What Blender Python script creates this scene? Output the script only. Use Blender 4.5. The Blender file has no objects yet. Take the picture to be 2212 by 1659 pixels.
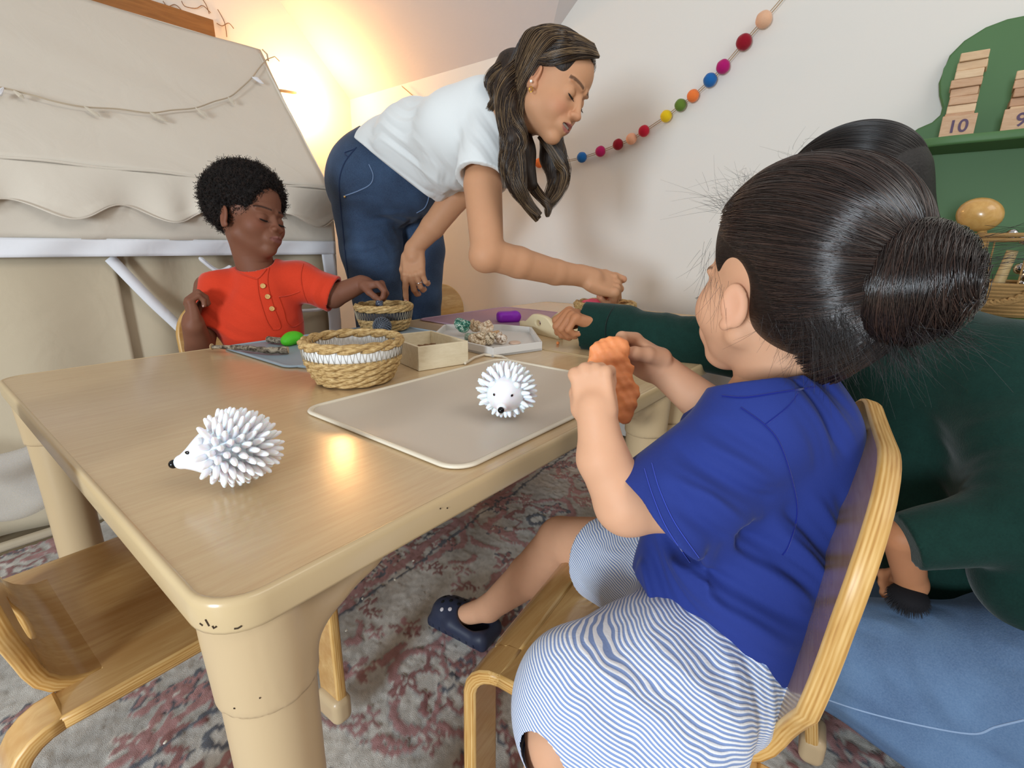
import bpy, bmesh, math, random
import numpy as np
from mathutils import Vector, Matrix
from mathutils.geometry import delaunay_2d_cdt
from bpy_extras.object_utils import world_to_camera_view
random.seed(7); rng = np.random.default_rng(7)
C = bpy.context.scene.collection
sc = bpy.context.scene

# ------------------------------------------------------------ camera
# world axes run along the two pushed-together tables; metres; floor at z = 0
YAW, PIT, ROL, FPX = math.radians(51.2), math.radians(15.7), math.radians(.46), 1070.
EYE = np.array([0., 0., .75])
def _ax():
    cp, sp, cr, sr = math.cos(PIT), math.sin(PIT), math.cos(ROL), math.sin(ROL)
    f = np.array([0, cp, -sp]); r = np.array([1., 0, 0]); u = np.array([0, sp, cp])
    r, u = cr*r + sr*u, -sr*r + cr*u
    tx = np.array([math.cos(YAW), math.sin(YAW), 0]); ty = np.array([-math.sin(YAW), math.cos(YAW), 0])
    w = lambda v: np.array([v@tx, v@ty, v[2]])
    return w(r), w(u), w(f)
RT, UP, FW = _ax()
cam = bpy.data.cameras.new('camera'); cam.sensor_width = 36; cam.lens = FPX/2212*36; cam.clip_start = .02
co = bpy.data.objects.new('camera', cam); C.objects.link(co)
co.matrix_world = Matrix(((RT[0], UP[0], -FW[0], EYE[0]), (RT[1], UP[1], -FW[1], EYE[1]), (RT[2], UP[2], -FW[2], EYE[2]), (0, 0, 0, 1)))
sc.camera = co
# surveyed points: a sight line of the photograph met with a distance or a plane, in metres
def ray(x, y): return FW + RT*(x-1106)/FPX - UP*(y-829.5)/FPX
def W(x, y, d): return EYE + ray(x, y)*d
def onX(x, y, c): r = ray(x, y); return EYE + r*(c/r[0])
def onY(x, y, c): r = ray(x, y); return EYE + r*(c/r[1])
def onZ(x, y, c): r = ray(x, y); return EYE + r*((c-EYE[2])/r[2])

# ------------------------------------------------------------ world, lamps, exposure
sc.view_settings.view_transform = 'Standard'; sc.view_settings.look = 'None'
sc.view_settings.exposure = 0.0; sc.view_settings.gamma = 1; sc.view_settings.use_curve_mapping = False
wd = bpy.data.worlds.new('world'); sc.world = wd; wd.use_nodes = True
wd.node_tree.nodes['Background'].inputs[0].default_value = (1, .975, .94, 1)
wd.node_tree.nodes['Background'].inputs[1].default_value = .54
def area(name, loc, target, sx, sy, power, col):
    l = bpy.data.lights.new(name, 'AREA'); l.shape = 'RECTANGLE'; l.size = sx; l.size_y = sy; l.energy = power; l.color = col
    o = bpy.data.objects.new(name, l); C.objects.link(o); o.location = loc
    o.rotation_euler = (Vector(target)-Vector(loc)).to_track_quat('-Z', 'Y').to_euler()
    o.visible_camera = True
    return o
def bulb(name, loc, power, col, r):
    l = bpy.data.lights.new(name, 'POINT'); l.energy = power; l.color = col; l.shadow_soft_size = r
    o = bpy.data.objects.new(name, l); C.objects.link(o); o.location = loc; return o
area('window_daylight', (-2.1, -.12, .80), (1.2, .8, .95), .5, .6, 64, (.80, .91, 1))
area('ceiling_daylight', (.5, -1.6, 2.5), (.9, .6, .5), 1.6, 1.0, 20, (1, .96, .90))

# ------------------------------------------------------------ objects
def put(o, parent=None):
    C.objects.link(o)
    if parent is not None: o.parent = parent; o.matrix_parent_inverse = parent.matrix_basis.inverted()
    return o
def thing(name, label, cat, loc=(0, 0, 0), group=None):
    o = bpy.data.objects.new(name, None); o.empty_display_size = .05; o.location = tuple(float(v) for v in loc); C.objects.link(o)
    return tag(o, label, cat, group)
def tag(o, label=None, cat=None, group=None, kind=None):
    if label: o['label'] = label
    if cat: o['category'] = cat
    if group: o['group'] = group
    if kind: o['kind'] = kind
    return o
def mesh(name, v, f, m, parent=None, smooth=True, mi=None, uv=None, col=None):
    """one mesh object in world metres; a child of parent when given"""
    me = bpy.data.meshes.new(name)
    v = np.asarray(v, float)
    if isinstance(f, np.ndarray):
        n = len(f); k = f.shape[1]
        me.vertices.add(len(v)); me.vertices.foreach_set('co', v.astype(np.float32).ravel())
        me.loops.add(n*k); me.loops.foreach_set('vertex_index', f.astype(np.int32).ravel())
        me.polygons.add(n); me.polygons.foreach_set('loop_start', np.arange(0, n*k, k, dtype=np.int32))
        me.update(calc_edges=True)
    else: me.from_pydata([tuple(p) for p in v], [], [tuple(q) for q in f])
    for a in (m if isinstance(m, (list, tuple)) else [m]): me.materials.append(a)
    if mi is not None: me.polygons.foreach_set('material_index', np.asarray(mi, np.int32))
    if smooth is not None: me.polygons.foreach_set('use_smooth', [bool(smooth)]*len(me.polygons))
    if uv is not None:
        l = me.uv_layers.new(name='uv'); li = np.empty(len(me.loops), np.int32); me.loops.foreach_get('vertex_index', li)
        l.data.foreach_set('uv', np.asarray(uv, np.float32)[li].ravel())
    if col is not None:
        a = me.color_attributes.new('tint', 'FLOAT_COLOR', 'POINT'); c4 = np.ones((len(v), 4), np.float32); c4[:, :3] = col
        a.data.foreach_set('color', c4.ravel())
    return put(bpy.data.objects.new(name, me), parent)
def autosmooth(o, deg=35):
    me = o.data; bm = bmesh.new(); bm.from_mesh(me)
    for e in bm.edges:
        if len(e.link_faces) == 2 and e.calc_face_angle(0) > math.radians(deg): e.smooth = False
    bm.to_mesh(me); bm.free(); return o
def unit(v): v = np.asarray(v, float); return v/np.linalg.norm(v)
class Geo:
    """collects shapes that belong to ONE part"""
    def __init__(s): s.v = []; s.f = []
    def add(s, v, f):
        o = len(s.v); s.v += [tuple(p) for p in v]; s.f += [tuple(i+o for i in q) for q in f]; return s
    def box(s, lo, hi, R=None, at=(0, 0, 0)):
        v = np.array([(x, y, z) for x in (lo[0], hi[0]) for y in (lo[1], hi[1]) for z in (lo[2], hi[2])], float)
        if R is not None: v = v@np.asarray(R).T
        return s.add(v+np.asarray(at), [(0, 1, 3, 2), (4, 6, 7, 5), (0, 4, 5, 1), (2, 3, 7, 6), (0, 2, 6, 4), (1, 5, 7, 3)])
    def tube(s, pts, r, n=10, cap=True):
        pts = [np.asarray(p, float) for p in pts]; N = len(pts); rr = r if hasattr(r, '__len__') else [r]*N
        t0 = unit(pts[1]-pts[0]); a = unit(np.cross(t0, (0, 0, 1) if abs(t0[2]) < .9 else (1, 0, 0))); V = []
        for i in range(N):
            t = unit(pts[min(i+1, N-1)]-pts[max(i-1, 0)]); a = unit(a-t*(a@t)); b = np.cross(t, a)
            for k in range(n):
                q = 2*math.pi*k/n; V.append(pts[i]+(a*math.cos(q)+b*math.sin(q))*rr[i])
        Fc = [(i*n+k, i*n+(k+1) % n, (i+1)*n+(k+1) % n, (i+1)*n+k) for i in range(N-1) for k in range(n)]
        if cap: Fc += [tuple(range(n))[::-1], tuple((N-1)*n+k for k in range(n))]
        return s.add(V, Fc)
    def lathe(s, prof, c=(0, 0, 0), n=32, R=None):
        V = []; N = len(prof)
        for r, z in prof:
            for k in range(n): q = 2*math.pi*k/n; V.append((r*math.cos(q), r*math.sin(q), z))
        V = np.array(V)
        if R is not None: V = V@np.asarray(R).T
        Fc = [(i*n+k, i*n+(k+1) % n, (i+1)*n+(k+1) % n, (i+1)*n+k) for i in range(N-1) for k in range(n)]
        Fc += [tuple(range(n))[::-1], tuple((N-1)*n+k for k in range(n))]
        return s.add(V+np.asarray(c), Fc)
    def ball(s, c, r, n=12, R=None):
        r = r if hasattr(r, '__len__') else (r,)*3; V = [(0, 0, -1.)]; m = n//2
        for i in range(1, m):
            p = math.pi*i/m
            for k in range(n): q = 2*math.pi*k/n; V.append((math.sin(p)*math.cos(q), math.sin(p)*math.sin(q), -math.cos(p)))
        V.append((0, 0, 1.)); V = np.array(V)*np.asarray(r)
        if R is not None: V = V@np.asarray(R).T
        Fc = [(0, 1+(k+1) % n, 1+k) for k in range(n)]
        Fc += [(1+i*n+k, 1+i*n+(k+1) % n, 1+(i+1)*n+(k+1) % n, 1+(i+1)*n+k) for i in range(m-2) for k in range(n)]
        e = 1+(m-2)*n; Fc += [(e+k, e+(k+1) % n, e+n) for k in range(n)]
        return s.add(V+np.asarray(c), Fc)
    def obj(s, name, m, parent=None, smooth=True, sharp=35):
        o = mesh(name, s.v, s.f, m, parent, smooth)
        if smooth and sharp: autosmooth(o, sharp)
        return o
def bevel(o, w, seg=3, ang=35):
    b = o.modifiers.new('bevel', 'BEVEL'); b.width = w; b.segments = seg; b.limit_method = 'ANGLE'; b.angle_limit = math.radians(ang); return o
def rr_outline(x0, y0, x1, y1, r, n=8):
    P = []
    for cx, cy, a in ((x1-r, y1-r, 0), (x0+r, y1-r, 90), (x0+r, y0+r, 180), (x1-r, y0+r, 270)):
        for i in range(n+1): q = math.radians(a+90*i/n); P.append((cx+r*math.cos(q), cy+r*math.sin(q)))
    return P
def sheet(name, outer, holes, fmap, th, m, parent, step=.012, edge=.5):
    """a bent sheet of ply: plan outline (u, s) laid over the surface fmap(u, s) -> point, given thickness; rim carries its own material"""
    loops = [outer]+list(holes); pts = []; ed = []; ls = []
    for L in loops:
        Q = []
        for i, p in enumerate(L):
            q = L[(i+1) % len(L)]; n = max(1, int(math.dist(p, q)/step))
            Q += [(p[0]+(q[0]-p[0])*k/n, p[1]+(q[1]-p[1])*k/n) for k in range(n)]
        o = len(pts); pts += Q; ed += [(o+i, o+(i+1) % len(Q)) for i in range(len(Q))]; ls.append((o, len(Q)))
    A = np.array(pts); lo, hi = A.min(0), A.max(0)
    def inside(p, L):
        c = False; j = len(L)-1
        for i in range(len(L)):
            if (L[i][1] > p[1]) != (L[j][1] > p[1]) and p[0] < (L[j][0]-L[i][0])*(p[1]-L[i][1])/(L[j][1]-L[i][1])+L[i][0]: c = not c
            j = i
        return c
    for x in np.arange(lo[0]+step, hi[0], step):
        for y in np.arange(lo[1]+step, hi[1], step):
            if inside((x, y), outer) and not any(inside((x, y), h) for h in holes) and np.min(np.abs(A-(x, y)).sum(1)) > step*.6: pts.append((x, y))
    vs, es, fs = delaunay_2d_cdt([Vector(p) for p in pts], ed, [], 0, 1e-7)[:3]
    fs = [f for f in fs if (lambda c: inside(c, outer) and not any(inside(c, h) for h in holes))((sum(vs[i][0] for i in f)/3, sum(vs[i][1] for i in f)/3))]
    fs = [f if ((vs[f[1]][0]-vs[f[0]][0])*(vs[f[2]][1]-vs[f[0]][1])-(vs[f[1]][1]-vs[f[0]][1])*(vs[f[2]][0]-vs[f[0]][0])) > 0 else f[::-1] for f in fs]
    e = 1e-4
    def fr(u, s):
        p = np.array(fmap(u, s)); du = (np.array(fmap(u+e, s))-p)/e; ds = (np.array(fmap(u, s+e))-p)/e
        return p, unit(np.cross(du, ds)), du, ds
    n = len(vs); V = np.zeros((2*n, 3)); UV = np.zeros((2*n, 2)); FR = [fr(v[0], v[1]) for v in vs]
    for i, (p, nn, _, _) in enumerate(FR): V[i] = p+nn*th/2; V[n+i] = p-nn*th/2; UV[i] = UV[n+i] = (vs[i][0], vs[i][1])
    F = [tuple(f) for f in fs]+[tuple(n+i for i in f[::-1]) for f in fs]; MI = [0]*len(F)
    V = list(V); UV = list(UV); prof = [(-1, 0), (-.86, .75), (-.5, 1), (.5, 1), (.86, .75), (1, 0)]
    key = {(round(v[0], 6), round(v[1], 6)): i for i, v in enumerate(vs)}
    for li, (o, cnt) in enumerate(ls):
        idx = [key.get((round(pts[o+i][0], 6), round(pts[o+i][1], 6)), -1) for i in range(cnt)]
        idx = [i for i in idx if i >= 0]; cnt = len(idx)
        area2 = sum(vs[idx[i]][0]*vs[idx[(i+1) % cnt]][1]-vs[idx[(i+1) % cnt]][0]*vs[idx[i]][1] for i in range(cnt))
        if (area2 > 0) == (li > 0): idx = idx[::-1]
        base = len(V); K = len(prof); arc = 0
        for i, a in enumerate(idx):
            p, nn, du, ds = FR[a]; t = np.asarray(FR[idx[(i+1) % cnt]][0])-FR[idx[i-1]][0]; out = unit(np.cross(t, nn))
            arc += np.linalg.norm(t)/2
            for z, b in prof: V.append(p-nn*th/2*z+out*(b*th*edge*.5)); UV.append((arc, -z*.5+.5))
        for i in range(cnt):
            j = (i+1) % cnt
            for k in range(K-1): F.append((base+i*K+k, base+j*K+k, base+j*K+k+1, base+i*K+k+1)[::-1]); MI.append(1)
    o = mesh(name, V, F, m, parent, True, MI, UV)
    return o

# ------------------------------------------------------------ materials
def lin(h):
    if isinstance(h, str):
        c = [int(h[i:i+2], 16)/255 for i in (0, 2, 4)]
        return tuple(x/12.92 if x <= .04045 else ((x+.055)/1.055)**2.4 for x in c)
    return tuple(h)
class M:
    def __init__(s, name, rough=.6, spec=.4):
        s.m = bpy.data.materials.new(name); s.m.use_nodes = True; s.t = s.m.node_tree; s.b = s.t.nodes['Principled BSDF']
        s.b.inputs['Roughness'].default_value = rough; s.b.inputs['Specular IOR Level'].default_value = spec
    def n(s, ty, **k):
        a = s.t.nodes.new('ShaderNode'+ty)
        for q, v in k.items():
            if q in a.inputs: a.inputs[q].default_value = v
            else: setattr(a, q, v)
        return a
    def l(s, a, b): s.t.links.new(a, b)
    def pos(s, scale=(1, 1, 1), rot=(0, 0, 0), what='Object'):
        tc = s.n('TexCoord'); mp = s.n('Mapping'); mp.inputs['Scale'].default_value = scale; mp.inputs['Rotation'].default_value = rot
        s.l(tc.outputs[what], mp.inputs[0]); return mp.outputs[0]
    def noise(s, vec, scale, detail=4, rough=.5, dist=0):
        a = s.n('TexNoise'); a.inputs['Scale'].default_value = scale; a.inputs['Detail'].default_value = detail; a.inputs['Roughness'].default_value = rough; a.inputs['Distortion'].default_value = dist
        s.l(vec, a.inputs['Vector']); return a.outputs[0]
    def ramp(s, fac, stops):
        r = s.n('ValToRGB'); e = r.color_ramp.elements
        while len(e) < len(stops): e.new(.5)
        for i, (p, c) in enumerate(stops): e[i].position = p; e[i].color = (*lin(c), 1)
        s.l(fac, r.inputs[0]); return r.outputs[0]
    def mix(s, fac, a, b, mode='MIX'):
        x = s.n('Mix', data_type='RGBA', blend_type=mode)
        for i, v in ((6, a), (7, b)):
            if hasattr(v, 'is_linked'): s.l(v, x.inputs[i])
            else: x.inputs[i].default_value = (*lin(v), 1)
        if hasattr(fac, 'is_linked'): s.l(fac, x.inputs[0])
        else: x.inputs[0].default_value = fac
        return x.outputs[2]
    def math(s, op, a, b=0., c=0.):
        x = s.n('Math', operation=op)
        for i, v in enumerate((a, b, c)):
            if hasattr(v, 'is_linked'): s.l(v, x.inputs[i])
            else: x.inputs[i].default_value = v
        return x.outputs[0]
    def color(s, c):
        if hasattr(c, 'is_linked'): s.l(c, s.b.inputs['Base Color'])
        else: s.b.inputs['Base Color'].default_value = (*lin(c), 1)
        return s
    def bump(s, h, strength=.3, dist=.002):
        b = s.n('Bump'); b.inputs['Strength'].default_value = strength; b.inputs['Distance'].default_value = dist
        s.l(h, b.inputs['Height']); s.l(b.outputs[0], s.b.inputs['Normal']); return s
    def set(s, **k):
        for q, v in k.items(): s.b.inputs[q.replace('_', ' ')].default_value = v
        return s
def plain(name, c, rough=.6, var=.06, scale=30, bump=0., bscale=200, **k):
    a = M(name, rough); p = a.pos(); nz = a.noise(p, scale)
    base = lin(c); a.color(a.mix(nz, tuple(x*(1-var) for x in base), tuple(min(1, x*(1+var)) for x in base)))
    if bump: a.bump(a.noise(p, bscale, 3), bump, .001)
    return a.set(**k).m
def wood(name, c1, c2, scale=(3, 40, 40), rough=.35, coat=.3, what='Object', rot=(0, 0, 0), c3=None):
    a = M(name, rough); p = a.pos(scale, rot, what); n1 = a.noise(p, 3, 6, .6, .6); n2 = a.noise(p, .8, 2)
    col = a.ramp(n1, [(.3, c1), (.7, c2)])
    if c3: col = a.mix(a.ramp(n2, [(.45, '000000'), (.75, 'ffffff')]), col, c3)
    a.color(col); a.bump(n1, .06, .0006); a.set(Coat_Weight=coat, Coat_Roughness=.15); return a.m
def cloth(name, c, rough=.9, weave=900, var=.08, bump=.25, sheen=.3, big=12):
    a = M(name, rough, .2); p = a.pos(); base = lin(c); n = a.noise(p, big, 3); f = a.noise(p, weave, 2)
    col = a.mix(a.math('MULTIPLY_ADD', n, .5, a.math('MULTIPLY', f, .5)), tuple(x*(1-var) for x in base), tuple(min(1, x*(1+var)) for x in base))
    a.color(col).bump(f, bump, .0006).set(Sheen_Weight=sheen, Sheen_Roughness=.4); return a.m
# ------------------------------------------------------------ soft solids: blended round limbs turned into one continuous skin
def rotm(x=0, y=0, z=0):
    return np.array(Matrix.Rotation(math.radians(z), 3, 'Z') @ Matrix.Rotation(math.radians(y), 3, 'Y') @ Matrix.Rotation(math.radians(x), 3, 'X'))
class Sdf:
    def __init__(s): s.ops = []
    def cone(s, a, b, ra, rb=None, k=.012, sub=False, flat=False):
        a, b = np.asarray(a, float), np.asarray(b, float); rb = ra if rb is None else rb
        r = max(ra, rb); s.ops.append(('c', np.minimum(a, b)-r, np.maximum(a, b)+r, k, sub, (a, b, ra, rb, flat))); return s
    def chain(s, pts, rs, k=.012, sub=False, flat=False):
        for i in range(len(pts)-1): s.cone(pts[i], pts[i+1], rs[i], rs[i+1], k, sub, flat and i == len(pts)-2)
        return s
    def ell(s, c, r, R=None, k=.012, sub=False):
        c = np.asarray(c, float); r = np.asarray(r if hasattr(r, '__len__') else (r,)*3, float); m = r.max()
        if R is not None: ext = np.sqrt(((np.asarray(R)*r)**2).sum(1))
        else: ext = r
        s.ops.append(('e', c-ext, c+ext, k, sub, (c, r, None if R is None else np.asarray(R)))); return s
    def box(s, c, half, R=None, rad=.005, k=.01, sub=False):
        c = np.asarray(c, float); h = np.asarray(half, float); R_ = np.eye(3) if R is None else np.asarray(R); ext = np.abs(R_)@h
        s.ops.append(('b', c-ext, c+ext, k, sub, (c, h, R_, rad))); return s
    def disp(s, c, r, fn):
        c = np.asarray(c, float); s.ops.append(('d', c-r, c+r, 0, False, (c, r, fn))); return s
    def clip(s, p, n):
        s.ops.append(('p', None, None, 0, False, (np.asarray(p, float), unit(n)))); return s
    def build(s, h, lo=None, hi=None):
        A = [o for o in s.ops if o[0] in 'ceb' and not o[4]]
        L = np.min([o[1] for o in A], 0)-3*h; H = np.max([o[2] for o in A], 0)+3*h
        if lo is not None: L = np.maximum(L, lo)
        if hi is not None: H = np.minimum(H, hi)
        N = np.ceil((H-L)/h).astype(int)+1; F = np.full(N, .05, np.float32); ax = [L[i]+h*np.arange(N[i]) for i in range(3)]
        for ty, l, u, k, sub, q in s.ops:
            if ty == 'p': i0 = np.zeros(3, int); i1 = N
            else:
                mg = k+3*h; i0 = np.clip(np.floor((l-mg-L)/h).astype(int), 0, N); i1 = np.clip(np.ceil((u+mg-L)/h).astype(int)+1, 0, N)
                if (i1 <= i0).any(): continue
            X, Y, Z = (ax[i][i0[i]:i1[i]].astype(np.float32) for i in range(3)); X = X[:, None, None]; Y = Y[None, :, None]; Z = Z[None, None, :]
            sl = (slice(i0[0], i1[0]), slice(i0[1], i1[1]), slice(i0[2], i1[2]))
            if ty == 'c':
                a, b, ra, rb, flat = q; d = b-a; LL = max(float(d@d), 1e-12); x, y, z = X-a[0], Y-a[1], Z-a[2]
                tr = (x*d[0]+y*d[1]+z*d[2])/LL; t = np.clip(tr, 0, 1)
                if flat: t2 = np.maximum(tr, 0); D = np.sqrt((x-t2*d[0])**2+(y-t2*d[1])**2+(z-t2*d[2])**2)-(ra+np.minimum(t2, 1)*(rb-ra)); D = np.maximum(D, (tr-1)*math.sqrt(LL))
                else: D = np.sqrt((x-t*d[0])**2+(y-t*d[1])**2+(z-t*d[2])**2)-(ra+t*(rb-ra))
            elif ty == 'e':
                c, r, R = q; x, y, z = X-c[0], Y-c[1], Z-c[2]
                if R is not None: x, y, z = (x*R[0, i]+y*R[1, i]+z*R[2, i] for i in range(3))
                k0 = np.sqrt((x/r[0])**2+(y/r[1])**2+(z/r[2])**2); k1 = np.sqrt((x/r[0]**2)**2+(y/r[1]**2)**2+(z/r[2]**2)**2)+1e-9
                D = k0*(k0-1)/k1
            elif ty == 'b':
                c, hf, R, rad = q; x, y, z = X-c[0], Y-c[1], Z-c[2]; x, y, z = (x*R[0, i]+y*R[1, i]+z*R[2, i] for i in range(3))
                x, y, z = np.abs(x)-hf[0]+rad, np.abs(y)-hf[1]+rad, np.abs(z)-hf[2]+rad
                D = np.sqrt(np.maximum(x, 0)**2+np.maximum(y, 0)**2+np.maximum(z, 0)**2)+np.minimum(np.maximum(x, np.maximum(y, z)), 0)-rad
            elif ty == 'd':
                c, r, fn = q; w = np.clip(1-((X-c[0])**2+(Y-c[1])**2+(Z-c[2])**2)/r**2, 0, 1); F[sl] += (w*w*(3-2*w)*fn(X, Y, Z)).astype(np.float32); continue
            elif ty == 'p':
                p, n = q; F[sl] = np.maximum(F[sl], (X-p[0])*n[0]+(Y-p[1])*n[1]+(Z-p[2])*n[2]); continue
            G = F[sl]
            if sub:
                hh = np.clip(.5-.5*(G+D)/k, 0, 1); F[sl] = (G*(1-hh)-D*hh)+k*hh*(1-hh)
            else:
                hh = np.clip(.5+.5*(D-G)/k, 0, 1); F[sl] = np.minimum((D*(1-hh)+G*hh)-k*hh*(1-hh), F[sl]+9)
        return snet(F, L, h)
def snet(F, L, h):
    S = F < 0; N = np.array(F.shape)-1
    c = np.zeros(N, np.int8)
    off = [(i, j, k) for i in (0, 1) for j in (0, 1) for k in (0, 1)]
    for i, j, k in off: c += S[i:i+N[0], j:j+N[1], k:k+N[2]]
    cells = np.argwhere((c > 0) & (c < 8)); idx = np.full(N, -1, np.int32); idx[tuple(cells.T)] = np.arange(len(cells))
    val = {o: F[cells[:, 0]+o[0], cells[:, 1]+o[1], cells[:, 2]+o[2]] for o in off}
    acc = np.zeros((len(cells), 3)); cnt = np.zeros(len(cells))
    for a in off:
        for ax in range(3):
            if a[ax] == 0:
                b = list(a); b[ax] = 1; fa, fb = val[a], val[tuple(b)]; cr = (fa < 0) != (fb < 0)
                t = np.where(cr, fa/np.where(cr, fa-fb, 1), 0); p = np.tile(np.array(a, float), (len(cells), 1)); p[:, ax] = t
                acc += p*cr[:, None]; cnt += cr
    V = L+(cells+acc/cnt[:, None])*h; Q = []
    for ax in range(3):
        o = [0, 0, 0]; o[ax] = 1; e1, e2 = [a for a in range(3) if a != ax]
        sA = S[:N[0]+1-o[0], :N[1]+1-o[1], :N[2]+1-o[2]]; sB = S[o[0]:, o[1]:, o[2]:]
        E = np.argwhere(sA != sB); ok = (E[:, e1] > 0) & (E[:, e2] > 0) & (E[:, e1] < N[e1]) & (E[:, e2] < N[e2]) & (E[:, ax] < N[ax]); E = E[ok]
        d1 = np.zeros(3, int); d1[e1] = 1; d2 = np.zeros(3, int); d2[e2] = 1
        q = np.stack([idx[tuple((E-d1-d2).T)], idx[tuple((E-d2).T)], idx[tuple(E.T)], idx[tuple((E-d1).T)]], 1)
        ins = S[tuple(E.T)]
        if ax == 1: ins = ~ins
        q[~ins] = q[~ins][:, ::-1]; Q.append(q[(q >= 0).all(1)])
    return V, np.concatenate(Q)
def joined(parts):
    V = []; Q = []; o = 0
    for v, q in parts: V.append(v); Q.append(q+o); o += len(v)
    return np.concatenate(V), np.concatenate(Q)
def fold(P0, d, freq, amp, warp=0, ph=0):
    """a run of soft cloth creases across direction d"""
    d = np.asarray(d, float); P0 = np.asarray(P0, float); e = unit(np.cross(d, (.3, .2, 1)))
    def f(X, Y, Z):
        u = (X-P0[0])*d[0]+(Y-P0[1])*d[1]+(Z-P0[2])*d[2]; v = (X-P0[0])*e[0]+(Y-P0[1])*e[1]+(Z-P0[2])*e[2]
        s = np.sin(freq*u+warp*np.sin(v*freq*.45+1.3)+ph); return amp*(s*np.abs(s)*.6+.4*np.sin(freq*.37*u+v*20+ph))
    return f
def strands(name, P, R, m, parent, tipscale=.3, label=None):
    """hair: P (n, k, 3) strand points, R (n,) radii"""
    n, k, _ = P.shape; hc = bpy.data.hair_curves.new(name); hc.add_curves([k]*n)
    loc = np.zeros(3) if parent is None else parent_origin(parent)
    hc.position_data.foreach_set('vector', P.astype(np.float32).ravel()) if False else None
    at = hc.attributes.get('position') or hc.attributes.new('position', 'FLOAT_VECTOR', 'POINT'); at.data.foreach_set('vector', P.astype(np.float32).ravel())
    ra = hc.attributes.get('radius') or hc.attributes.new('radius', 'FLOAT', 'POINT')
    t = np.linspace(0, 1, k); rad = np.asarray(R)[:, None]*(1-(1-tipscale)*t[None]**2); ra.data.foreach_set('value', rad.astype(np.float32).ravel())
    hc.materials.append(m); o = put(bpy.data.objects.new(name, hc), parent)
    return o
def parent_origin(o): return np.array(o.matrix_world.translation)
# ------------------------------------------------------------ materials of the place
WHITE_WALL = plain('wall_paint', 'dfdcd6', .85, .015, 3, .12, 90)
CEIL_PAINT = plain('ceiling_paint', 'cfc9c8', .9, .02, 4, .7, 60)
BEIGE_PLASTIC = plain('beige_plastic', 'c2a984', .32, .03, 8, .05, 300)
BAND = plain('edge_band_vinyl', 'c6ae86', .22, .05, 14, .05, 200)
LAMINATE = wood('table_laminate', 'c6a880', 'ceb48b', (5, 60, 60), .24, .25)
PLY_FACE = wood('ply_face', 'c2955a', 'd6af74', (5, 40, 40), .22, .5, c3='bb8c52')
def ply_edge():
    a = M('ply_edge', .4); tc = a.n('TexCoord'); sp = a.n('SeparateXYZ'); a.l(tc.outputs['UV'], sp.inputs[0])
    st = a.math('SINE', a.math('MULTIPLY', sp.outputs[1], 34.)); p = a.pos((7, 2.2, 1), what='UV'); nz = a.noise(p, 3, 4)
    f = a.math('MULTIPLY_ADD', st, .15, a.math('MULTIPLY', nz, 1.0)); a.color(a.ramp(f, [(.15, 'a5733a'), (.4, 'c39552'), (.8, 'dcb678')])); return a.m
PLY_EDGE = ply_edge()
CANVAS = cloth('tent_canvas', 'd8cfc1', .95, 500, .04, .15, .1, 4)
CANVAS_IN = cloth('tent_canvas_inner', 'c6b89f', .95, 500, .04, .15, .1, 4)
WHITE_TRIM = cloth('white_cotton_trim', 'e8e9ee', .9, 500, .04, .15, .1, 6)
for _c in (CANVAS, WHITE_TRIM, CANVAS_IN):   # soft creases in the hanging cloth
    _t = _c.node_tree; _n = _t.nodes.new('ShaderNodeTexNoise'); _n.inputs['Scale'].default_value = 7; _n.inputs['Detail'].default_value = 3; _n.inputs['Distortion'].default_value = 1.6; _tc = _t.nodes.new('ShaderNodeTexCoord'); _t.links.new(_tc.outputs['Object'], _n.inputs['Vector'])
    _b = [n for n in _t.nodes if n.type == 'BUMP'][0]; _b2 = _t.nodes.new('ShaderNodeBump'); _b2.inputs['Strength'].default_value = .09; _b2.inputs['Distance'].default_value = .03; _t.links.new(_n.outputs[0], _b2.inputs['Height']); _t.links.new(_b2.outputs[0], _b.inputs['Normal'])
GREEN_PAINT = plain('green_paint', '4c7145', .55, .05, 10, .03, 200)

# ------------------------------------------------------------ shell of the attic room
XW, YB = 1.78, 2.575
def slab(name, poly, th, m):
    P = [np.array(p, float) for p in poly]; n = unit(np.cross(P[1]-P[0], P[2]-P[0])); N = len(P)
    V = P+[p+n*th for p in P]; F = [tuple(range(N))[::-1], tuple(range(N, 2*N))]+[(i, (i+1) % N, N+(i+1) % N, N+i) for i in range(N)]
    return tag(mesh(name, V, F, m, None, False), kind='structure')
Geo().box((-3, -3, -.06), (2.4, 3.2, -.01)).obj('floor', plain('floor_boards', 'a9987c', .5), smooth=False)['kind'] = 'structure'
slab('wall_end', [(XW, -3, 0), (XW, YB, 0), (XW, YB, 1.5), (XW, 1.262, 1.5), (XW, -.5, 3.02), (XW, -3, 3.02)], .08, WHITE_WALL)
slab('wall_back', [(XW+.06, YB, 0), (-3, YB, 0), (-3, YB, 3.6), (XW-.0, YB, 3.6)][::1], .08, WHITE_WALL)
VS = 1.6
slab('ceiling_slope', [(XW, YB, 1.5), (-.6, YB, 1.5+2.38), (-.6, 1.262-2.38*1.16, 1.5+2.38), (XW, 1.262, 1.5)], .05, CEIL_PAINT)
slab('ceiling_dormer', [(XW, 1.262, 1.5), (XW-2.38, 1.262-2.38*1.16, 3.88), (XW, 1.262-2.38*1.16, 3.88)], .05, CEIL_PAINT)
Geo().box((XW-.012, -3, 0), (XW, YB, .09)).obj('baseboard_end', WHITE_WALL, smooth=False)['kind'] = 'structure'

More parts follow.
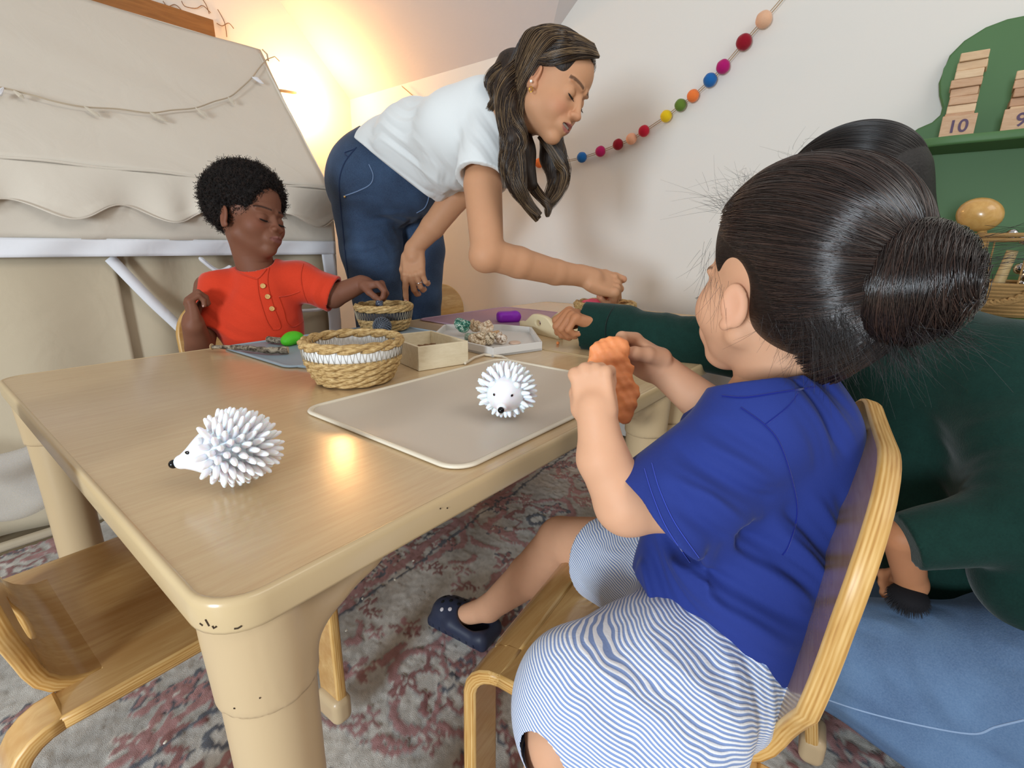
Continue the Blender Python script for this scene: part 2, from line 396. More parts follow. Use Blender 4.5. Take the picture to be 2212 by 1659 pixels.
# ------------------------------------------------------------ rug, painted loop by loop like its pile
def rug():
    x0, y0, x1, y1, h = -.55, -.75, 1.62, 1.655, .0055
    xs = np.arange(x0, x1, h); ys = np.arange(y0, y1, h); X, Y = np.meshgrid(xs, ys, indexing='ij')
    def vn(X, Y, s, seed):
        r = np.random.default_rng(seed); g = r.random((64, 64)); a = X*s+17.3; b = Y*s+9.1; i = np.floor(a).astype(int); j = np.floor(b).astype(int)
        u = a-i; v = b-j; u = u*u*(3-2*u); v = v*v*(3-2*v); G = lambda p, q: g[p % 64, q % 64]
        return (G(i, j)*(1-u)+G(i+1, j)*u)*(1-v)+(G(i, j+1)*(1-u)+G(i+1, j+1)*u)*v
    wx = X+(vn(X, Y, 22, 1)-.5)*.022+(vn(X, Y, 70, 2)-.5)*.008; wy = Y+(vn(X, Y, 22, 3)-.5)*.022+(vn(X, Y, 70, 4)-.5)*.008
    cream, grey, rose, brick, navy = (np.array(lin(c)) for c in ('d6d2ca', 'bdbab4', 'b58987', '9c6e6b', '676b74'))
    K = np.ones(X.shape+(3,))*grey; m = vn(X, Y, 7, 5); K += (cream-grey)*np.clip((m-.35)*3, 0, 1)[..., None]
    H = np.zeros(X.shape)
    def ink(mask, c, up=.0015):
        K[mask] = c; H[mask] = up
    def band(f, c, w=.008, outline_col=navy): ink(np.abs(f) < w*1.45, outline_col*.35+cream*.65, 0); ink(np.abs(f) < w, c)  # pattern line with a wider muted navy outline, both woven colours
    r = np.random.default_rng(11); P = .60
    # tiled scroll-and-palmette repeat, mirrored like a woven carpet
    tx = np.abs(((wx/P) % 2)-1)*P; ty = np.abs(((wy/P+.35) % 2)-1)*P
    for cx, cy, R, w in ((.12, .14, .095, .010), (.42, .34, .12, .011), (.18, .50, .085, .010), (.54, .07, .08, .010)):
        d = np.hypot(tx-cx, ty-cy); th = np.arctan2(ty-cy, tx-cx)
        band(d-R*(1+.14*np.cos(5*th)), rose, w); band(d-R*.55*(1+.3*np.cos(6*th+1)), brick, w*.75)
        ink(d < R*.23, navy); ink(d < R*.13, cream)
        band(np.where(np.abs(np.sin(th*2+.4)) < .5, d-R*1.5-.02*np.sin(th*3), 9), rose, w*.8)
    for a, b, q in ((.2, .9, 2.), (.75, .35, 5.), (.5, .1, 8.)):
        band((tx*math.cos(q)+ty*math.sin(q)-.16*np.sin((tx*math.sin(q)-ty*math.cos(q))*13+a*6)-b*.3+.12), rose*.9+brick*.1, .0065)
    for i in range(44):
        cx, cy = r.random(2)*P; d = np.hypot(tx-cx, ty-cy); th = np.arctan2(ty-cy, tx-cx); R = r.uniform(.018, .034); n = r.integers(4, 7)
        pet = d < R*(.62+.38*np.cos(n*th+i)); ink(d < R*(.8+.42*np.cos(n*th+i)), navy if i % 2 else cream, .0005); ink(pet, (rose, brick, rose)[i % 3]); ink(d < R*.2, cream)
    # wide border stripes running along the tables, far side
    for yy, w, c in ((.80, .004, navy), (.83, .010, rose), (1.35, .02, rose), (1.30, .005, navy), (1.44, .008, navy)):
        ink(np.abs(wy-yy-.10*(wx-.3)) < w, c)
    tuft = r.random(X.shape); K *= (.86+.2*tuft)[..., None]; K *= (.9+.2*vn(X, Y, 45, 8))[..., None]
    Z = -.004+H+tuft*.0026+(vn(X, Y, 55, 9)-.5)*.002
    n, mm = X.shape; V = np.stack([X+(r.random(X.shape)-.5)*.002, Y+(r.random(X.shape)-.5)*.002, Z], -1).reshape(-1, 3)
    I = np.arange(n*mm).reshape(n, mm); Q = np.stack([I[:-1, :-1], I[1:, :-1], I[1:, 1:], I[:-1, 1:]], -1).reshape(-1, 4)
    a = M('rug_pile', .95, .1); vc = a.n('VertexColor'); vc.layer_name = 'tint'; p = a.pos(); f = a.noise(p, 900, 2)
    a.color(a.mix(a.math('MULTIPLY', f, .5), vc.outputs[0], (.9, .9, .9), 'MULTIPLY')).bump(f, .6, .002).set(Sheen_Weight=.2)
    o = mesh('rug', V, Q, a.m, None, True, None, None, K.reshape(-1, 3))
    tag(o, 'soft pile area rug with faded rose and grey floral pattern under the tables', 'rug')
rug()

# ------------------------------------------------------------ the two tables pushed together
def table(x0, x1, label):
    y0, y1, z = .3105, 1.219, .52
    t = thing('activity_table', label, 'table', ((x0+x1)/2, (y0+y1)/2, 0))
    out = rr_outline(x0+.006, y0+.006, x1-.006, y1-.006, .034)
    g = Geo(); N = len(out); g.add([(x, y, z-.024) for x, y in out]+[(x, y, z) for x, y in out], [tuple(range(N))[::-1], tuple(range(N, 2*N))]+[(i, (i+1) % N, N+(i+1) % N, N+i) for i in range(N)])
    g.obj('tabletop', LAMINATE, t, False)
    # rounded vinyl edge that wraps the top
    prof = [(.002, -.0002), (-.0003, .0008), (-.0026, .0004), (-.0046, -.0018), (-.0052, -.006), (-.0052, -.0225), (-.0044, -.0255), (-.001, -.0268), (.012, -.0268), (.012, -.025)]
    V = []; ctr = [(x, y) for x, y in out]; K = len(prof)
    for i, (x, y) in enumerate(ctr):
        a = np.array(ctr[(i+1) % N])-np.array(ctr[i-1]); nrm = unit((a[1], -a[0]))
        for d, h in prof: V.append((x-nrm[0]*d, y-nrm[1]*d, z+h))
    F = [(i*K+k, ((i+1) % N)*K+k, ((i+1) % N)*K+(k+1) % K, i*K+(k+1) % K) for i in range(N) for k in range(K)]
    mesh('edge_band', V, F, BAND, t, True)
    for cx, sx in ((x0+.049, 1), (x1-.049, -1)):
        for cy, sy in ((y0+.049, 1), (y1-.049, -1)):
            lg = Geo().lathe([(.030, .0), (.034, .004), (.0345, .30), (.0362, .397), (.0362, .399)], (cx, cy, .006), 40).obj('leg', BEIGE_PLASTIC, t)
            s = Sdf().cone((cx, cy, .39), (cx, cy, .50), .0385, .0425, .004)
            for ex, ey in ((sx, 0), (0, sy)):
                for rr, zz in ((.05, .462), (.090, .476), (.135, .487)): s.cone((cx+ex*.01, cy+ey*.01, zz-.02), (cx+ex*rr-sx*.012*abs(ey), cy+ey*rr-sy*.012*abs(ex), zz), .026, .009, .018)
            s.clip((0, 0, .4925), (0, 0, 1)).clip((0, 0, .404), (0, 0, -1)).clip((x0+.003, 0, 0), (-1, 0, 0)).clip((x1-.003, 0, 0), (1, 0, 0)).clip((0, y0+.003, 0), (0, -1, 0)).clip((0, y1-.003, 0), (0, 1, 0))
            v, q = s.build(.004); mesh('bracket', v, q, BEIGE_PLASTIC, lg)
    return t
table(.0817, .907, 'low wooden table nearest the camera, pale mat and white spiky toys on top')
table(.910, 1.735, 'low wooden table against the end wall, mauve mat on it')

# ------------------------------------------------------------ bentwood stacking chairs
def chair(label, place, ang, slot=True, w=.345, group='bentwood stacking chairs'):
    """built round its own base point, facing +y, then set down turned by ang"""
    SH, th, D = .28, .017, .265; tw = w-.095
    c, s_ = math.cos(ang), math.sin(ang); O = np.array([place[0], place[1], 0])
    T3 = lambda x, y, z: (O[0]+c*x-s_*y, O[1]+s_*x+c*y, z)
    t = thing('stacking_chair', label, 'chair', O, group)
    # seat: y from 0 (rear slits) to D (front), with side strips that carry on into the legs
    sag = lambda x: -.006*max(0, 1-(2*x/w)**2)
    out = [(-w/2, -.0), (-w/2, D), (w/2, D), (w/2, -.0), (tw/2+.004, -.0), (tw/2+.004, .045), (-tw/2-.004, .045), (-tw/2-.004, -.0)]
    sheet('seat', [(x, y) for x, y in out], [], lambda u, s: T3(u, s, SH-th/2+sag(u)), th, [PLY_FACE, PLY_EDGE], t, .02)
    R = .042
    def bend(y0, dirn, splay, sx=0):
        def f(u, s):   # s along the strip from the seat edge, over the bend, down the leg
            a = min(s/R, math.pi/2*.93); y = y0+dirn*R*math.sin(a); z = SH-th/2-R*(1-math.cos(a)); rest = max(0, s-R*math.pi/2*.93)
            return T3(u+sx*.11*rest, y+dirn*rest*math.cos(math.pi/2*.93)*splay, z-rest*math.sin(math.pi/2*.93))
        return f
    L = R*math.pi/2*.93+(SH-th/2-R)*1.0-.02
    for sx in (-1, 1):
        for y0, dr in ((D, 1), (0, -1)):
            wd = .043; u0, u1 = sorted((sx*w/2, sx*(w/2-wd))); f = bend(y0, dr, 1.5 if dr < 0 else -.6, sx)
            if dr > 0: g = lambda u, s, f=f: f(u, s)
            else: g = lambda u, s, f=f: f(u, s)
            o = [(u0, 0), (u1, 0), (u1, L), (u0, L)] if dr > 0 else [(u0, 0), (u1, 0), (u1, L), (u0, L)]
            lg = sheet('leg', o, [], g, th, [PLY_FACE, PLY_EDGE], t, .012)
            e0 = np.array(f((u0+u1)/2, L-.028)); e1 = np.array(f((u0+u1)/2, L+.008)); R3 = np.array([[c, -s_, 0], [s_, c, 0], [0, 0, 1]])
            cap = Sdf().box((e0+e1)/2, (.029, .0165, .024), R3, .012, .004); v, q = cap.build(.003); mesh('foot_cap', v, q, BEIGE_PLASTIC, lg)
    if True:   # front apron lip between the legs
        o = [(-w/2+.043, 0), (w/2-.043, 0), (w/2-.043, .03), (w/2-.075, .048), (-w/2+.075, .048), (-w/2+.043, .03)]
        sheet('front_lip', o, [], bend(D, 1, 1.5), th, [PLY_FACE, PLY_EDGE], t, .012)
    # backrest tongue: up out of the seat in an S
    Rb = .055; LB = .365
    def back(u, s):
        a = min(s/Rb, 1.28); y = .045-Rb*math.sin(a); z = SH-th/2+sag(u)+Rb*(1-math.cos(a)); r = max(0, s-Rb*1.28)
        lean = .16*r-.45*max(0, r-.06)**2*.9+1.1*max(0, r-.17)**2
        return T3(u, y-lean-.10*(u*u)*0, z+r*math.sin(1.28))
    fw = lambda s: tw/2 if s < .06 else tw/2+(w/2-tw/2)*min(1, ((s-.06)/.10))**1.5
    prof = [0, .03, .06, .08, .10, .12, .14, .16, LB-.11]; o = [(-fw(s), s) for s in prof]
    o += [(-w/2+.11*(1-math.cos(q)), LB-.11+.11*math.sin(q)) for q in np.linspace(.1, math.pi/2, 15)]
    o = o+[(-x, s) for x, s in o[::-1]]
    hole = [(.048*np.sign(math.cos(q))*abs(math.cos(q))**.5, .070+.022*math.sin(q)) for q in np.linspace(0, 2*math.pi, 28, endpoint=False)] if slot else None
    bk = sheet('backrest', [(x, s) for x, s in o][::-1], [hole] if slot else [], lambda u, s: back(u, s), th, [PLY_FACE, PLY_EDGE], t, .014)
    return t
chair('honey plywood chair in the lower left corner, empty, pushed in at the table end', (.016, .780), -math.pi/2+.03)
chair('honey plywood chair with worn edge, seated girl in blue on it', (.553, .054), math.radians(8))
chair('plywood chair the boy in orange sits on', (.655, 1.565), math.pi+.05)
chair('empty plywood chair behind the far table, beside the standing woman', (1.36, 1.50), math.pi-.1)
# ------------------------------------------------------------ people: shared anatomy
def camdir(r, u, t): return unit(RT*r+UP*u-FW*t)
def skin(name, c, lip, dark, blush):
    a = M(name, .58, .3); vc = a.n('VertexColor'); vc.layer_name = 'tint'; p = a.pos(); n = a.noise(p, 60, 3)
    a.color(a.mix(a.math('MULTIPLY', n, .12), vc.outputs[0], lin(dark))).bump(a.noise(p, 700, 2), .08, .0004)
    a.set(Subsurface_Weight=.12, Subsurface_Scale=.006); a.b.inputs['Subsurface Radius'].default_value = (1, .35, .2)
    a.pal = dict(c=np.array(lin(c)), lip=np.array(lin(lip)), dark=np.array(lin(dark)), blush=np.array(lin(blush))); return a
def hair_mat(name, c, rough=.35, c2=None, spec=.5):
    a = M(name, rough, spec); 
    if c2:
        hi = a.n('HairInfo'); a.color(a.mix(a.ramp(hi.outputs['Random'], [(.55, '000000'), (.9, 'ffffff')]), c, c2))
    else: a.color(c)
    return a.m
def hair_base_mat(name, c, c2, rough=.5, scale=(90, 90, 6)):
    a = M(name, rough, .3); p = a.pos(scale); n = a.noise(p, 4, 4); a.color(a.ramp(n, [(.35, c), (.7, c2)])).bump(n, .5, .002); return a.m
def head(S, X, H, wide=1., child=0., eye_open=.3, mouth=0., cheek=1., nose=1., neck=None, ear=1.):
    """head of height H (chin to crown) put through X(local)->world; local x right, y forward, z up from chin; adds solids to S"""
    R = X[0]; O = X[1]; P = lambda x, y, z: O+R@np.array([x*wide*H, y*H, z*H]); B = lambda c, r, k=.04, sub=False, rr=None: S.ell(P(*c), np.array(r)*H*np.array([wide, 1, 1]), R if rr is None else R@rr, k*H, sub)
    e = .50-.10*child; nz = -.045*child; mz = -.03*child; es = (1+.3*child)*ear
    B((0, -.06, .62-.01*child), (.335, .415, .385)); B((0, .05, .70), (.29, .30, .27))             # cranium, brow
    B((0, .10, .42), (.265, .27, .34)); B((0, .19, .24), (.20, .17, .20), .06)                       # face, jaw
    S.cone(P(-.2, .03, .24), P(0, .25, .09), .075*H, .085*H, .05*H); S.cone(P(.2, .03, .24), P(0, .25, .09), .075*H, .085*H, .05*H)
    B((0, .30, .075), (.075, .065, .06), .05)
    for s in (-1, 1):
        B((s*.145, .20, .335), (.115+.03*child, .14, .13+.02*child), .06)                               # cheek
        B((s*.135, .385+.02*child, e+.005), (.085, .075, .06), .055+.02*child, True)                                          # eye socket
        B((s*.13, .265, e), (.082, .082, .078), .012)                                                      # eyeball under the lid
        S.cone(P(s*.05, .350-.015*child, e+.10), P(s*.2, .305-.02*child, e+.11), .024*H, .018*H, .045*H)                      # brow
        B((s*.045, .405, .345+nz), (.035, .04, .03), .025)                                        # nostril wing
        # ear
        q = rotm(0, 0, -s*22)@rotm(-10, 0, 0); B((s*.345, -.03, e-.03), (.022*es, .06*es, .10*es), .012, False, q); B((s*(.365+.01*child), -.035, e-.02), (.016*es, .036*es, .062*es), .012, True, q); B((s*.35, -.005, e-.12), (.02, .032, .03), .012)
    S.cone(P(0, .35, e+.03), P(0, .398+.03*nose-.02*child, .365+nz), .026*H, .040*H, .035*H); B((0, .408+.03*nose-.02*child, .352+nz), (.046, .042, .036), .02)   # nose
    B((0, .345, .225+mz), (.12, .07, .10), .05)                                                             # muzzle
    if mouth > 0:
        for s in (-1, 1): S.cone(P(s*.125, .33, .25), P(s*.02, .405, .262), .016*H, .020*H, .012*H); S.cone(P(s*.115, .325, .238), P(0, .385, .178), .016*H, .025*H, .012*H)
        B((0, .385, .225), (.098, .06, .024), .01, True)
    else:
        for s in (-1, 1): S.cone(P(s*.085, .36, .225+mz), P(s*.018, .415, .24+mz), .014*H, .024*H, .012*H)
        S.cone(P(-.045, .385, .19+mz), P(.045, .385, .19+mz), .027*H, .027*H, .015*H)
        S.cone(P(-.09, .385, .216+mz), P(0, .435, .218+mz), .004*H, .005*H, .008*H, True); S.cone(P(.09, .385, .216+mz), P(0, .435, .218+mz), .004*H, .005*H, .008*H, True)
    return P
def face_tint(V, X, H, pal, wide=1., child=0., mouth=0., brow=1.):
    R, O = X; L = (V-O)@R/H; L[:, 0] /= wide; e = .50-.10*child
    c = np.tile(pal['c'], (len(V), 1))
    def blend(m, col, a=1.):
        m = np.clip(m, 0, 1)[:, None]*a; c[:] = c*(1-m)+np.asarray(col)*m
    g = lambda cx, cy, cz, rx, ry, rz: np.exp(-((L[:, 0]-cx)/rx)**2-((L[:, 1]-cy)/ry)**2-((L[:, 2]-cz)/rz)**2)
    for s in (-1, 1): blend(g(s*.17, .28, .34, .09, .15, .08), pal['blush'], .5); blend(g(s*.36, -.04, e-.03, .05, .1, .13), pal['blush'], .4)
    blend(g(0, .44, .35, .05, .06, .04), pal['blush'], .35)
    w = np.sqrt((L[:, 0]/.105)**2+((L[:, 2]-.215+.03*child)/(.055 if mouth else .042))**2); blend((1-w)*6*(L[:, 1] > .3), pal['lip'], .85)
    x = np.abs(L[:, 0]); d = np.abs(L[:, 2]-(e+.108+.014*np.sin((x-.05)*14)))/(.016*brow); blend((1.3-d)*2*(x > .05)*(x < .22)*(L[:, 1] > .2), pal['dark']*.12, .8)
    return c
def eyes(name, X, H, parent, wide=1., child=0., lash=True, open_=0.):
    R, O = X; e = .50-.10*child; P = lambda x, y, z: O+R@np.array([x*wide*H, y*H, z*H]); g = Geo()
    DARK = plain('lash_and_brow', '1c120e', .6)
    for s in (-1, 1):
        pts = []
        for t in np.linspace(-1, 1, 9):   # lowered lid edge lying on the eyeball
            x = s*.13+t*.062; zz = e-.02-.014*(1-t*t); rr = .084; y = .265+math.sqrt(max(1e-4, rr*rr-(t*.062)**2-(zz-e)**2)); pts.append(P(x, y+.003, zz))
        g = Geo(); g.tube(pts, [.003*H*.4]+[.0085*H]*7+[.003*H*.4], 6)
        if lash:
            for t in np.linspace(-.9, .9, 9):
                x = s*.13+t*.062; zz = e-.02-.014*(1-t*t); y = .265+math.sqrt(max(1e-4, .084**2-(t*.062)**2-(zz-e)**2)); g.tube([P(x, y, zz), P(x+t*.012+s*.006, y+.032, zz-.022)], [.0028*H, .0008*H], 4)
        g.obj('eyelashes', DARK, parent)['kind'] = 'stuff'
def basis(z, y):
    """columns x, y, z with z up-ish and y forward-ish"""
    y = unit(y); x = unit(np.cross(y, z)); return np.stack([x, y, unit(np.cross(x, y))], 1)
def hand(S, w, d, n, L, side, curl=(30, 30, 30, 30), thumb=(40, 20, 25), spread=6, k=.35, fat=1.):
    """wrist w, direction d towards the knuckles, n = normal out of the back of the hand, L = hand length; side +1 puts the thumb towards cross(d, n)"""
    d = unit(d); n = unit(np.asarray(n, float)-d*(np.asarray(n, float)@d)); x = np.cross(d, n)*side; w = np.asarray(w, float); P = lambda a, b, c: w+x*(a*L)+d*(b*L)+n*(c*L)
    kk = .03*L; tips = []
    R = np.stack([x, d, n], 1)
    S.box(P(.0, .26, 0), (.205*L, .24*L, .066*L*fat), R, .06*L, .06*L); S.cone(P(0, -.05, 0), P(0, .12, 0), .125*L*fat, .14*L*fat, .06*L)
    S.ell(P(.13, .2, -.055), (.10*L, .17*L, .07*L), R, .05*L); S.ell(P(-.12, .2, -.05), (.07*L, .17*L, .06*L), R, .05*L)
    base = [(.155, .46, .88), (.052, .49, 1.), (-.052, .475, .93), (-.15, .44, .74)]
    for i, (bx, by, ln) in enumerate(base):
        a = math.radians(spread*(1.3-i)); dd = unit(d*math.cos(a)+x*math.sin(a)); p = P(bx, by, .012); r = (.058, .058, .054, .048)[i]*L*fat; cv = curl[i] if hasattr(curl[i], '__len__') else (curl[i]*.8, curl[i]*1.1, curl[i]*.7); q = 0; pts = [p]
        S.ell(P(bx, by-.02, .035), (.055*L,)*3, None, .03*L)
        for j, seg in enumerate((.23, .15, .12)):
            q += math.radians(cv[j]); v = dd*math.cos(q)-n*math.sin(q); p2 = p+v*seg*ln*L; S.cone(p, p2, r*(1-.08*j), r*(1-.08*(j+1)), kk*.45); p = p2; pts.append(p)
        tips.append(pts)
    a, b, c = (math.radians(t) for t in thumb)   # away from palm, forward, bend
    p = P(.15, .12, -.03); v = unit(x*math.sin(a)+d*math.cos(a)-n*math.sin(b)); p2 = p+v*.22*L; S.cone(p, p2, .085*L*fat, .066*L*fat, .04*L)
    v2 = unit(v-x*math.sin(c)*1.-n*math.sin(c)*.3+d*.2); p3 = p2+v2*.16*L; S.cone(p2, p3, .064*L*fat, .058*L*fat, kk); v3 = unit(v2-x*math.sin(c)*.7); p4 = p3+v3*.12*L; S.cone(p3, p4, .058*L*fat, .05*L*fat, kk)
    tips.append([p, p2, p3, p4]); return tips
def nails(name, tips, n, L, m, parent):
    for pts in tips:
        a, b = pts[-2], pts[-1]; v = unit(b-a); up = unit(np.asarray(n, float)-v*(np.asarray(n)@v)); R = np.stack([np.cross(v, up), v, up], 1); Geo().ball(b+up*.036*L, (.034*L, .05*L, .014*L), 8, R).obj('fingernail', m, parent)
def pieces(*L): return joined(L)
def lobes(*pts): return [np.asarray(p, float) for p in pts]
def bez(pts, n):
    """smooth curve through points"""
    P = np.array(pts, float); m = len(P); t = np.linspace(0, m-1, n); out = []
    for u in t:
        i = min(int(u), m-2); f = u-i; p0, p1, p2, p3 = P[max(i-1, 0)], P[i], P[i+1], P[min(i+2, m-1)]
        out.append(.5*((2*p1)+(-p0+p2)*f+(2*p0-5*p1+4*p2-p3)*f*f+(-p0+3*p1-3*p2+p3)*f**3))
    return np.array(out)
def lock(guides, n, k=18, R=.02, wave=.004, wf=2., taper=.5, seed=0, r0=.00022):
    """n strands round each guide curve (list of points, own radius) -> (N, k, 3), radii"""
    r = np.random.default_rng(seed); out = []
    for gd in guides:
        pts, rad = gd[0], gd[1]; G = bez(pts, k); T = np.gradient(G, axis=0); T /= np.linalg.norm(T, axis=1)[:, None]
        A = np.cross(T, (.3, .5, .8)); A /= np.linalg.norm(A, axis=1)[:, None]; B = np.cross(T, A); rr = np.interp(np.linspace(0, 1, k), np.linspace(0, 1, len(rad)), rad) if hasattr(rad, '__len__') else np.full(k, rad)
        nn = gd[2] if len(gd) > 2 else n
        q = np.sqrt(r.random(nn)); a = r.random(nn)*2*math.pi; t = np.linspace(0, 1, k)[None]; ph = r.random(nn)[:, None]*1.2
        u = q[:, None]*np.cos(a[:, None]+.6*t)+wave/np.maximum(R, 1e-4)*0; v = q[:, None]*np.sin(a[:, None]+.6*t)
        W_ = wave*np.sin(2*math.pi*wf*t+ph*2)*np.minimum(1, t*3); out.append(G[None]+A[None]*(u*rr+W_)[..., None]+B[None]*(v*rr+W_*.5)[..., None])
    P = np.concatenate(out); return P, np.full(len(P), r0)
# ------------------------------------------------------------ woman in green, sitting low behind the girl
def adult():
    t = thing('person', 'dark-haired adult in dark green sweater and jeans, sitting low behind the girl in blue', 'person', (1.08, -.03, 0))
    SK = skin('skin_tan', 'b57c57', '9a5e50', '6d452f', 'b06a50'); pal = SK.pal
    z = camdir(.05, .95, .28); y = camdir(-.82, -.28, -.48); HX = (basis(z, y), W(1862, 575, .90)); H = .225
    S = Sdf(); P = head(S, HX, H, 1., 0); nb = W(1900, 640, .92); S.cone(P(0, -.1, .25), nb, .052, .058, .02); hv = S.build(.0035)
    A = Sdf(); sh = W(1880, 740, .92); el = W(1640, 770, .98); wr = W(1300, 692, 1.13)
    A.cone(sh, el, .045, .04, .006).cone(el, wr, .038, .027, .006)
    hL = hand(A, wr, camdir(-.90, .10, .2), camdir(-.15, .86, .45), .165, 1, ((50, 65, 30), (62, 70, 35), (68, 75, 40), (72, 78, 40)), (15, 45, 15), 4, fat=1.05); a1 = A.build(.0022)
    A = Sdf(); w2 = W(1968, 1262, .70); A.cone(W(1950, 1160, .66), w2, .024, .019, .006); h2 = hand(A, w2, camdir(.1, -.45, -.88), camdir(-.7, .1, .1), .13, -1, (40,)*4, (25, 20, 20), 4); a2 = A.build(.003)
    T = Sdf().cone(nb, W(2020, 900, .86), .055, .10, .03); tv = T.build(.008)
    V, Q = joined([hv, a1, a2, tv]); col = np.tile(pal['c'], (len(V), 1)); body = mesh('body', V, Q, SK.m, t, True, None, None, col)
    nails('fingernails', hL, camdir(-.15, .86, .45), .165, plain('tan_nail', 'cfa184', .25), body)
    GR = cloth('dark_green_wool', '12302a', .95, 350, .45, .9, .12, 60)
    S = Sdf()
    S.chain([W(1900, 750, .90), W(1650, 765, .98), W(1272, 706, 1.15)], [.066, .058, .050], .02, False, True).cone(W(1350, 710, 1.12), W(1262, 704, 1.155), .0535, .056, .008, False, True).cone(W(1300, 700, 1.14), W(1255, 700, 1.16), .040, .044, .004, True)
    S.cone(W(1900, 760, .92), W(2150, 810, .75), .085, .085, .05).cone(W(2010, 830, .88), W(2110, 1220, .82), .13, .145, .05).cone(W(2190, 860, .72), W(2260, 1250, .62), .075, .075, .05)
    S.cone(W(2180, 840, .72), W(2230, 1120, .60), .06, .055, .03).cone(W(2230, 1120, .60), W(1960, 1170, .64), .052, .036, .02, False, True).cone(nb, W(1950, 770, .90), .07, .08, .03).cone(nb, P(0, -.05, .1), .056, .07, .006, True)
    S.clip(W(2100, 1385, .62), camdir(-.12, -.96, .25)); S.disp(W(2050, 1000, .7), .16, fold(W(2050, 1000, .7), camdir(.4, .9, 0), 70, .005, 1.5)); S.disp(W(1480, 720, 1.02), .10, fold(W(1480, 720, 1.02), camdir(.9, .3, 0), 110, .004, 1.5))
    v, q = S.build(.004); sw = mesh('sweater', v, q, GR, t)
    from mathutils.bvhtree import BVHTree
    bv_ = BVHTree.FromPolygons([tuple(a) for a in v], [tuple(a) for a in q]); pts = []
    for x, y, _ in bez([(1326, 662, 0), (1312, 690, 0), (1308, 720, 0), (1314, 752, 0)], 16):
        r = unit(ray(x, y)); h = bv_.ray_cast(Vector(EYE), Vector(r))
        if h[0] is not None: pts.append(np.array(h[0]))
    if len(pts) > 3: Geo().tube(pts, .0016, 6).obj('cuff_seam', cloth('green_seam', '0a1d19', .95), sw)
    DN = M('washed_denim', .85, .2); n1 = DN.noise(DN.pos((1, 1, 1)), 7, 4); n2 = DN.noise(DN.pos((500, 500, 500)), 1, 2)
    DN.color(DN.mix(DN.math('MULTIPLY', n2, .4), DN.ramp(n1, [(.3, '3c5579'), (.5, '526f92'), (.7, '6b86a8')]), '8ba2bd')).bump(n2, .45, .0008)
    S = Sdf(); hp = W(2330, 1500, .62); kn = W(1800, 1405, .76)
    S.cone(hp, kn, .105, .078, .02).cone(kn, W(2100, 1640, .66), .078, .062, .02).cone(W(2100, 1640, .66), W(2400, 1700, .62), .062, .05, .02).cone(hp, W(2200, 1350, .78), .12, .11, .03).cone(W(2250, 1400, .8), W(1900, 1330, .95), .10, .07, .02)
    S.clip((0, 0, .008), (0, 0, -1)); S.disp(W(2020, 1420, .62), .12, fold(W(2020, 1420, .62), camdir(.8, .5, 0), 130, .004, 1.8)); S.disp(W(1900, 1560, .66), .10, fold(W(1900, 1560, .66), camdir(.3, .9, 0), 120, .003, 1.8))
    v, q = S.build(.004); jn = mesh('jeans', v, q, DN.m, t)
    bv2 = BVHTree.FromPolygons([tuple(a) for a in v], [tuple(a) for a in q]); pts = []
    for x, y, _ in bez([(1770, 1505, 0), (1860, 1535, 0), (1980, 1565, 0), (2100, 1585, 0), (2150, 1570, 0), (2212, 1555, 0)], 30):
        r = unit(ray(x, y)); h = bv2.ray_cast(Vector(EYE), Vector(r))
        if h[0] is not None: pts.append(np.array(h[0]))
    if len(pts) > 3: Geo().tube(pts, .0013, 6).obj('side_seam', cloth('light_seam', '8fa6c4', .9), jn)
    # dark fluffy band on the near wrist
    r = np.random.default_rng(9); c = W(1962, 1290, .69); n = 600; d = r.normal(size=(n, 3)); d /= np.linalg.norm(d, axis=1)[:, None]; s0 = c+d*np.array([.018, .018, .012]); tt = np.linspace(0, 1, 8)[None, :, None]; FM = hair_mat('dark_fluff', '0c0b12', .7)
    S = Sdf().ell(c, (.024, .024, .017), None, .01); v, q = S.build(.003); o = mesh('wrist_band', v, q, plain('dark_band', '0b0a10', .9), t); strands('fluff', s0[:, None]+d[:, None]*tt*.009+np.array([0, 0, -1])*tt**2*.006, np.full(n, .0004), FM, o, .3)
    HB = hair_base_mat('black_hair', '0c0a0a', '1a1514', .5, (60, 60, 60)); HS = hair_mat('black_strands', '100c0c', .3, '261c19', .5)
    R_ = HX[0]; c0 = np.array((0, -.08, .64)); rad = np.array((.385, .48, .43)); S = Sdf(); S.ell(P(*c0), rad*H, R_, .03).ell(P(0, .48, .33), np.array((.36, .36, .46))*H, R_, .03, True).cone(P(0, -.22, .5), P(0, -.30, .10), .075, .055, .04).cone(P(-.12, -.15, .4), P(-.10, -.2, .12), .05, .035, .04); v, q = S.build(.003); hr = mesh('hair', v, q, HB, t)
    n = 9000; k = 14; a = r.normal(size=(n, 3)); a /= np.linalg.norm(a, axis=1)[:, None]; td = unit((0, -.75, -.75)); om = np.arccos(np.clip(a@td, -.99, .99))[:, None]; F_ = np.linspace(0, 1, k)[None]*.55
    D = (np.sin((1-F_)*om)[..., None]*a[:, None]+np.sin(F_*om)[..., None]*td)/np.sin(om)[..., None]; keep = (a[:, 2] > -.5)&((a[:, 1] < .55) | (a[:, 2] > .5)); loc = c0+D*rad*(1.02+r.uniform(0, .035, (n, 1, 1))); Pn = (HX[1]+(loc*H)@R_.T)[keep]; strands('hair_strands', Pn, np.full(len(Pn), .0003), HS, hr, .6)
adult()
